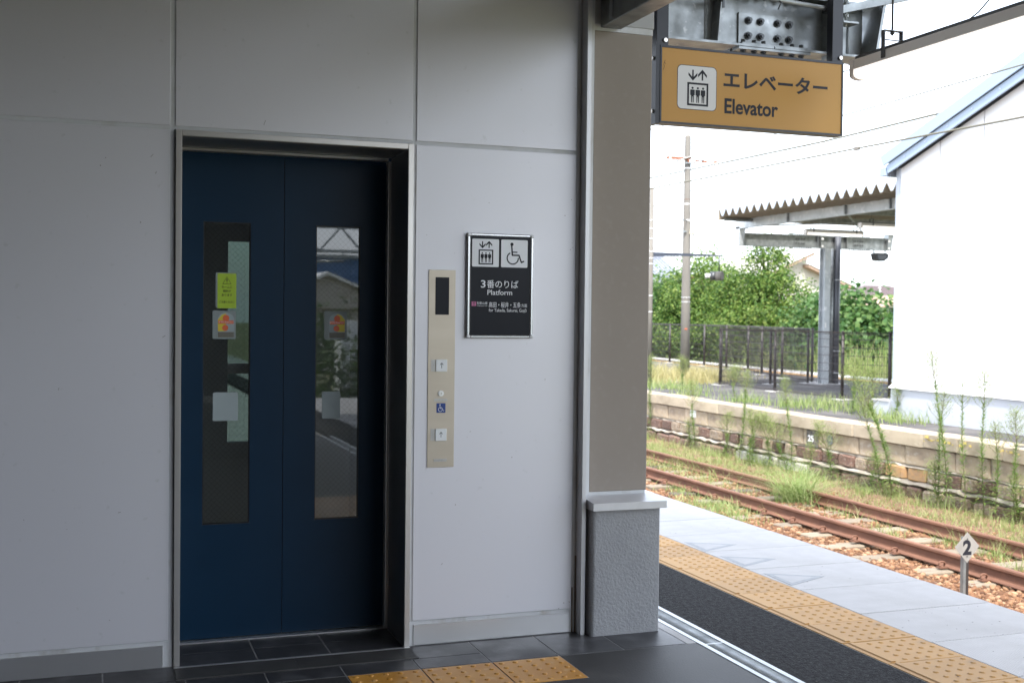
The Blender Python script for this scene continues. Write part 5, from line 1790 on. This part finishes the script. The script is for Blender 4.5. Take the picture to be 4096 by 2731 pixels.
# ================================================================== GRASS
def grass(name, label, pts, m, hmin, hmax, seed, wid=.006, lean=.5, cat='grass', segs=3, parent=None):
    """pts: array (n,3) of blade roots"""
    r_ = np.random.RandomState(seed)
    pts = np.asarray(pts, dtype=float)
    n_ = len(pts)
    h = hmin + (hmax - hmin) * r_.uniform(0, 1, n_) ** 1.4
    a = r_.uniform(0, 2 * np.pi, n_)
    ln = lean * r_.uniform(.3, 1.3, n_)
    dx, dy = np.cos(a), np.sin(a)
    wx, wy = -dy, dx
    tw = r_.uniform(-.9, .9, n_)
    cx_, cy_ = wx * np.cos(tw) - wy * np.sin(tw), wx * np.sin(tw) + wy * np.cos(tw)
    w0 = wid * r_.uniform(.7, 1.4, n_)
    V_ = np.zeros((n_, 2 * (segs + 1), 3))
    for k in range(segs + 1):
        t_ = k / segs
        off_ = h * ln * t_ ** 1.8
        zz = h * (t_ - .22 * ln * t_ ** 2.5)
        ww = w0 * (1 - t_ * .92)
        V_[:, 2 * k, 0] = pts[:, 0] + dx * off_ - cx_ * ww
        V_[:, 2 * k, 1] = pts[:, 1] + dy * off_ - cy_ * ww
        V_[:, 2 * k + 1, 0] = pts[:, 0] + dx * off_ + cx_ * ww
        V_[:, 2 * k + 1, 1] = pts[:, 1] + dy * off_ + cy_ * ww
        V_[:, 2 * k, 2] = V_[:, 2 * k + 1, 2] = pts[:, 2] + zz
    fl_ = []
    for k in range(segs):
        fl_.append([2 * k, 2 * k + 1, 2 * k + 3, 2 * k + 2])
    F_2 = (np.array(fl_)[None] + (np.arange(n_) * 2 * (segs + 1))[:, None, None]).reshape(-1, 4)
    o = stuff(np_mesh(name, V_.reshape(-1, 3), F_2, m, parent))
    if label: tag(o, label, cat)
    return o


def clumps(cl_, seed, zf=None):
    """cl_: list of (x, y, z, spread_x, spread_y, n)"""
    r_ = np.random.RandomState(seed)
    out = []
    for (x, y, z, sx_, sy_, n_) in cl_:
        p = np.stack([x + r_.normal(0, sx_, n_), y + r_.normal(0, sy_, n_), np.full(n_, z)], -1)
        if zf is not None:
            p[:, 2] = zf(p[:, 0], p[:, 1]) - .01
        out.append(p)
    return np.concatenate(out)

r_ = np.random.RandomState(9)
c_ = []
# band between far rail and wall foot
for k in range(260):
    y = 9 + 22 * r_.uniform() ** 1.1
    c_.append((r_.uniform(9.9, 11.35), y, 0, .10, .16, int(r_.uniform(25, 75))))
grass('trackside_grass', 'tangled pale green grass between the far rail and the stone wall', clumps(c_, 1, bedz), M['grass'], .04, .19, 2, .004, 1.1)
c_ = []
for k in range(90):
    c_.append((r_.uniform(11.0, 11.5), 9 + 20 * r_.uniform(), 0, .10, .2, int(r_.uniform(30, 70))))
grass('wallfoot_grass', 'taller grass at the foot of the stone wall', clumps(c_[::2], 3, bedz), M['grassg'], .08, .34, 4, .0045, .6)
c_ = [(9.52, 14.35, 0, .10, .16, 520)]
grass('rail_weeds', 'wispy yellow green weeds half hiding the far rail', clumps([(9.68 + nrng.uniform(-.08, .15), yy_, 0, .06, .12, nrng.randint(20, 60)) for yy_ in np.concatenate([nrng.uniform(8.5, 11.2, 12), nrng.uniform(13.6, 30, 60)])], 77, bedz), M['grass'], .12, .42, 78, .0035, .8)
big = grass('grass_tussock', 'large arching green grass tussock on the far rail', clumps(c_, 5, bedz), M['grassg'], .30, .85, 6, .005, 1.9, 'grass', 5)
c_ = [(8.12, 14.2, 0, .22, .42, 800), (8.3, 15.6, 0, .10, .3, 160), (7.95, 13.5, 0, .12, .3, 260)]
grass('grass_patch', 'low green grass patch between platform edge and near rail', clumps(c_, 7, bedz), M['grassg'], .05, .22, 8, .005, .8)
c_ = [(9.85, 12.4, 0, .08, .12, 130), (9.2, 12.0, 0, .10, .15, 110), (9.45, 10.35, 0, .08, .12, 120), (9.25, 9.75, 0, .10, .2, 150), (9.0, 14.9, 0, .12, .4, 160), (9.2, 16.5, 0, .25, .6, 420), (9.3, 18.3, 0, .25, .7, 600),
      (9.1, 20.0, 0, .3, .8, 600), (9.5, 13.2, 0, .10, .25, 150), (8.9, 13.3, 0, .1, .2, 90), (9.0, 11.5, 0, .05, .08, 60), (9.45, 11.0, 0, .08, .2, 120), (9.9, 9.4, 0, .1, .3, 200), (8.8, 22, 0, .3, 1.0, 500), (8.1, 18.5, 0, .2, .8, 300), (9.2, 25, 0, .4, 1.5, 600)]
grass('track_grass', 'small grass tufts growing between the rails', clumps(c_, 9, bedz), M['grass'], .05, .26, 10, .0045, .8)
# grass on the far platform
c_ = [(12.6, 15.9, -.3, .25, .25, 200), (12.75, 16.7, -.3, .15, .2, 160), (13.3, 18.3, -.3, .5, .5, 500), (12.7, 19.3, -.3, .3, .35, 300), (12.4, 20.6, -.3, .22, .35, 260), (12.3, 22.6, -.3, .2, .3, 150),
      (13.0, 24.8, -.3, .3, .6, 500), (12.5, 26.0, -.3, .3, .8, 500), (13.6, 19.8, -.3, .25, .2, 200)]
grass('platform_grass', 'bright grass growing through the edge of the far platform', clumps(c_, 11), M['grassg'], .06, .32, 12, .006, .6)
c_ = [(14.8, 27.4, -.3, .5, .5, 900), (15.7, 28.2, -.3, .5, .5, 900), (14.0, 28.6, -.3, .6, .6, 900), (13.2, 27.5, -.3, .5, .8, 700), (13.4, 30, -.3, 1.0, 1.2, 1200), (15.5, 31.5, -.3, 1.2, 1.6, 1600), (14.2, 26.3, -.3, .3, .2, 150)]
grass('dry_platform_grass', 'pale dry grass around the foot of the concrete pole', clumps(c_, 13), M['dry'], .12, .45, 14, .008, .5)
c_ = [(22.3, y, -1.3, .6, .8, 260) for y in np.arange(20, 36, .9)]
grass('tall_reeds', 'tall pale green weeds behind the right-hand fence', clumps(c_, 15), M['grass'], .9, 2.2, 16, .02, .25)

# ================================================================== TALL WEEDS
def weed(label, x, y, z, dx, dy, H_, seed, head=1.0, leafy=1.0, group='tall flowering weeds along the stone wall'):
    r_ = random.Random(seed)
    t_ = thing('tall_weed', label, 'weed', (x, y, z), group)
    n_ = 14
    def spine(s):
        return Vector((x + dx * s ** 1.5 + .02 * math.sin(s * 7 + seed), y + dy * s ** 1.5 + .02 * math.cos(s * 6 + seed), z + H_ * s * (1 - .06 * abs(dx) * s)))
    pts = [spine(k / n_) for k in range(n_ + 1)]
    MB().tube(pts, [.0060 * (1 - .75 * k / n_) + .0012 for k in range(n_ + 1)], 6).build('stem', M['weedstem'], t_)
    V_, F_2 = [], []
    nl = int(125 * H_ * leafy)
    hstart = 1 - min(.5, .34 * head / H_)
    for k in range(nl):
        s = .08 + (hstart - .08) * (k / nl) + r_.uniform(-.005, .005)
        p = spine(s)
        a = k * 2.4 + r_.uniform(-.4, .4)
        L_ = (.065 + .125 * (1 - s)) * r_.uniform(.6, 1.25)
        up = .5 + 1.0 * s - .6 * (s < .35) * r_.uniform(0, 1)
        d = Vector((math.cos(a), math.sin(a), up)).normalized()
        sd_ = Vector((-math.sin(a), math.cos(a), 0)) * (.0052 + .006 * (1 - s))
        m_ = p + d * L_ * .5
        e = p + d * L_ + Vector((0, 0, -.25 * L_))
        k0 = len(V_)
        V_ += [p, m_ + sd_, e, m_ - sd_]
        F_2.append((k0, k0 + 1, k0 + 2, k0 + 3))
    stuff(np_mesh('leaves', [tuple(v) for v in V_], F_2, M['weedleaf'], t_))
    # flower panicle: upswept branchlets carrying tiny heads
    br_ = MB()
    V_, F_2 = [], []
    nb_ = int(26 * head)
    for k in range(nb_):
        s = hstart - .06 + (1.0 - hstart + .06) * k / nb_
        p = spine(s)
        a = k * 2.4 + r_.uniform(-.3, .3)
        L_ = (.07 + .20 * (1 - (s - hstart + .06) / (1.06 - hstart))) * head * r_.uniform(.8, 1.15)
        q = p + Vector((math.cos(a) * L_ * .62, math.sin(a) * L_ * .62, L_ * .75))
        br_.tube([p, (p + q) / 2 + Vector((math.cos(a), math.sin(a), -.3)) * L_ * .08, q], [.0028, .0022, .0016], 4, cap=False)
        for j in range(int(30 * head) + 8):
            f_ = r_.uniform(.30, 1.05)
            c3 = p + (q - p) * f_ + Vector([r_.gauss(0, .020 + .018 * f_) for _ in range(3)])
            sz = r_.uniform(.0042, .0092)
            u = Vector([r_.uniform(-1, 1) for _ in range(3)]).normalized() * sz
            v = u.orthogonal().normalized() * sz * .8
            k0 = len(V_)
            V_ += [c3 - u, c3 + v, c3 + u, c3 - v]
            F_2.append((k0, k0 + 1, k0 + 2, k0 + 3))
    br_.build('flower_branch', M['weedstem'], t_, fix=False)
    stuff(np_mesh('flower_head', [tuple(v) for v in V_], F_2, M['weedflower'], t_))
    return t_

W = [
    ('thick leaning weed clump left of the white building corner, before the wall', 11.15, 14.31, -1.27, -.54, .24, 1.95, 1.5, 1.8),
    ('tallest dark-stemmed weed with broad flower head before the white building', 11.20, 13.22, -1.27, -.20, .13, 2.26, 1.35, 1.2),
    ('slender single weed standing before the grey building base', 11.35, 13.05, -1.27, -.03, .05, 1.80, .75, .8),
    ('straight weed with fan-shaped flower head, right of the white building middle', 11.45, 12.80, -1.27, .01, .04, 1.95, 1.2, 1.0),
    ('feathery weed at the right edge of the picture', 11.38, 12.13, -1.27, .0, .03, 1.48, 1.3, 1.0),
    ('shorter weed beside the feathery one near the right edge', 11.34, 12.40, -1.27, -.03, .04, 1.30, 1.0, .9),
    ('tall green weed standing left of the fence corner post', 11.26, 18.83, -1.27, .15, -.01, 1.68, 1.0, 1.3),
    ('upright weed in front of the number painted on the wall', 11.42, 17.40, -1.27, -.10, .10, 1.62, 1.1, 1.0),
    ('weed close to the brown pillar with feathery flower head', 11.35, 20.76, -1.27, -.05, .05, 1.36, 1.3, 1.0),
    ('brown-stemmed weed leaning left over the lime crusted stones', 11.15, 17.13, -1.27, -.38, .16, 1.02, 1.5, 1.1),
    ('short weed between the two leaning ones at the wall foot', 11.10, 18.22, -1.27, .04, .01, .86, 1.1, 1.2),
    ('bushy weed with yellow head left of the painted number', 11.40, 18.0, -1.27, -.24, .10, .95, 1.5, 1.1),
    ('branching light weed below the fence corner', 11.42, 16.2, -1.27, -.23, .10, .95, 1.5, .8),
    ('thin weed leaning behind the thick clump', 11.25, 14.75, -1.27, -.28, .14, 1.50, 1.3, 1.1),
    ('second stem beside the tallest weed', 11.22, 13.45, -1.27, .10, -.01, 1.70, 1.1, 1.1),
    ('weed just right of the brown pillar reaching over the far platform', 11.6, 23.2, -1.27, -.01, .06, 1.75, 1.3, 1.0),
]
wi = 0
for k_, (lb, x, y, z, dx, dy, H_, hd, lf) in enumerate(W):
    weed(lb, x, y, z, dx, dy, H_, 100 + k_, hd, lf)
weed('feathery weed growing on the far platform beside the building corner', 12.9, 16.5, -.3, .05, .05, .55, 131, .9, .8)
weed('leaning weed with cloudy yellow head beside the fence end', 12.8, 17.6, -.3, .10, .05, .92, 132, 1.7, .9)
weed('yellow headed weed just left of the building corner', 13.1, 17.4, -.3, .02, .05, .75, 133, 1.6, .8)
weed('small weed on the platform edge below the front fence', 12.5, 21.2, -.3, .05, .05, .65, 134, 1.4, .9)
weed('small weed at the foot of the fence corner post', 12.6, 23.6, -.3, .0, .05, .75, 135, 1.4, .9)
weed('greyish bushy weed at the left end of the far platform', 12.3, 25.9, -.3, .0, .05, .95, 136, 2.0, 1.0)
r3 = random.Random(5)
for k in range(9):
    weed('slim young weed among the wall-foot grass', 11.2 + r3.uniform(-.2, .25), 9.6 + k * 1.45 + r3.uniform(-.5, .5), -1.27, r3.uniform(-.15, .1), 0, r3.uniform(.5, 1.0), 150 + k, r3.uniform(.7, 1.2), .9, 'slim young weeds among the wall-foot grass')

# ================================================================== BEHIND THE VIEWER (seen in the door glass)
hd_ = leaves('hedge', [(x, -22.0, -.1, 1.4, 1.0, 1.9) for x in np.arange(3.5, 16, 1.6)], 14000, .16, M['hedge'], None, 41, .5)
tag(hd_, 'green hedge behind the viewer, mirrored in the right door window', 'hedge')
rh = thing('reflected_house', 'pale gabled house mirrored in the right door window', 'house', (10, -44, GZ))
box('house_wall', M['siding'], rh, 7.2, 13.4, -48, -44, GZ, 1.7)
MB().prism([(6.7, 1.6), (10.2, 3.1), (14.0, 1.6)], 1, -48.3, -43.6).build('roof', M['siding'], rh)
MB().prism([(6.6, 1.56), (10.2, 3.13), (14.1, 1.56), (14.25, 1.6), (10.2, 3.3), (6.45, 1.6)], 1, -48.6, -43.3).build('roof_edge', M['whitep'], rh)
fb_ = thing('blue_factory', 'long blue factory wall mirrored behind the pale gabled house', 'building', (20, -58, GZ))
box('building_wall', M['navyb'], fb_, 4, 40, -62, -58, GZ, 4.6)
box('roof_edge', M['galv'], fb_, 3.8, 40.2, -62.2, -57.8, 4.601, 4.8)
hd2 = leaves('hedge', [(x, -14.6, -.35, .8, .6, 1.1) for x in np.arange(4.2, 7.5, .8)], 5000, .12, M['hedge'], None, 43, .5)
tag(hd2, 'low bushes behind the viewer in front of the white cabinet', 'bushes')
wb = tag(box('utility_cabinet', M['whitep'], None, 5.15, 6.1, -16.0, -15.2, -1.3, 1.22), 'white utility cabinet behind the viewer, mirrored in the right door window', 'cabinet')
gt = thing('catenary_gantry', 'steel lattice gantry over the tracks, mirrored at the top of the right door window', 'gantry', (8, -38, -1.3))
b = MB()
for z in (3.95, 4.95):
    b.beam((2.5, -38, z), (14, -38, z), .13, .13)
for k in range(13):
    x = 2.5 + k * .9
    b.beam((x, -38, 3.95 if k % 2 else 4.95), (x + .9, -38, 4.95 if k % 2 else 3.95), .08, .08)
    b.beam((x, -38, 3.95), (x, -38, 4.95), .08, .08)
b.build('lattice_beam', M['galv'], gt, fix=False)
b = MB(); b.tube([(2.5, -38, -1.3), (2.5, -38, 5.3)], .14, 14); b.tube([(14, -38, -1.3), (14, -38, 5.3)], .14, 14); b.build('gantry_post', M['cpole'], gt)
MB().tube([(7.4, -38, 3.1), (8.6, -38, 3.5), (9.8, -38, 3.55), (9.8, -38, 3.95)], .05, 8).build('steady_arm', M['galv'], gt)
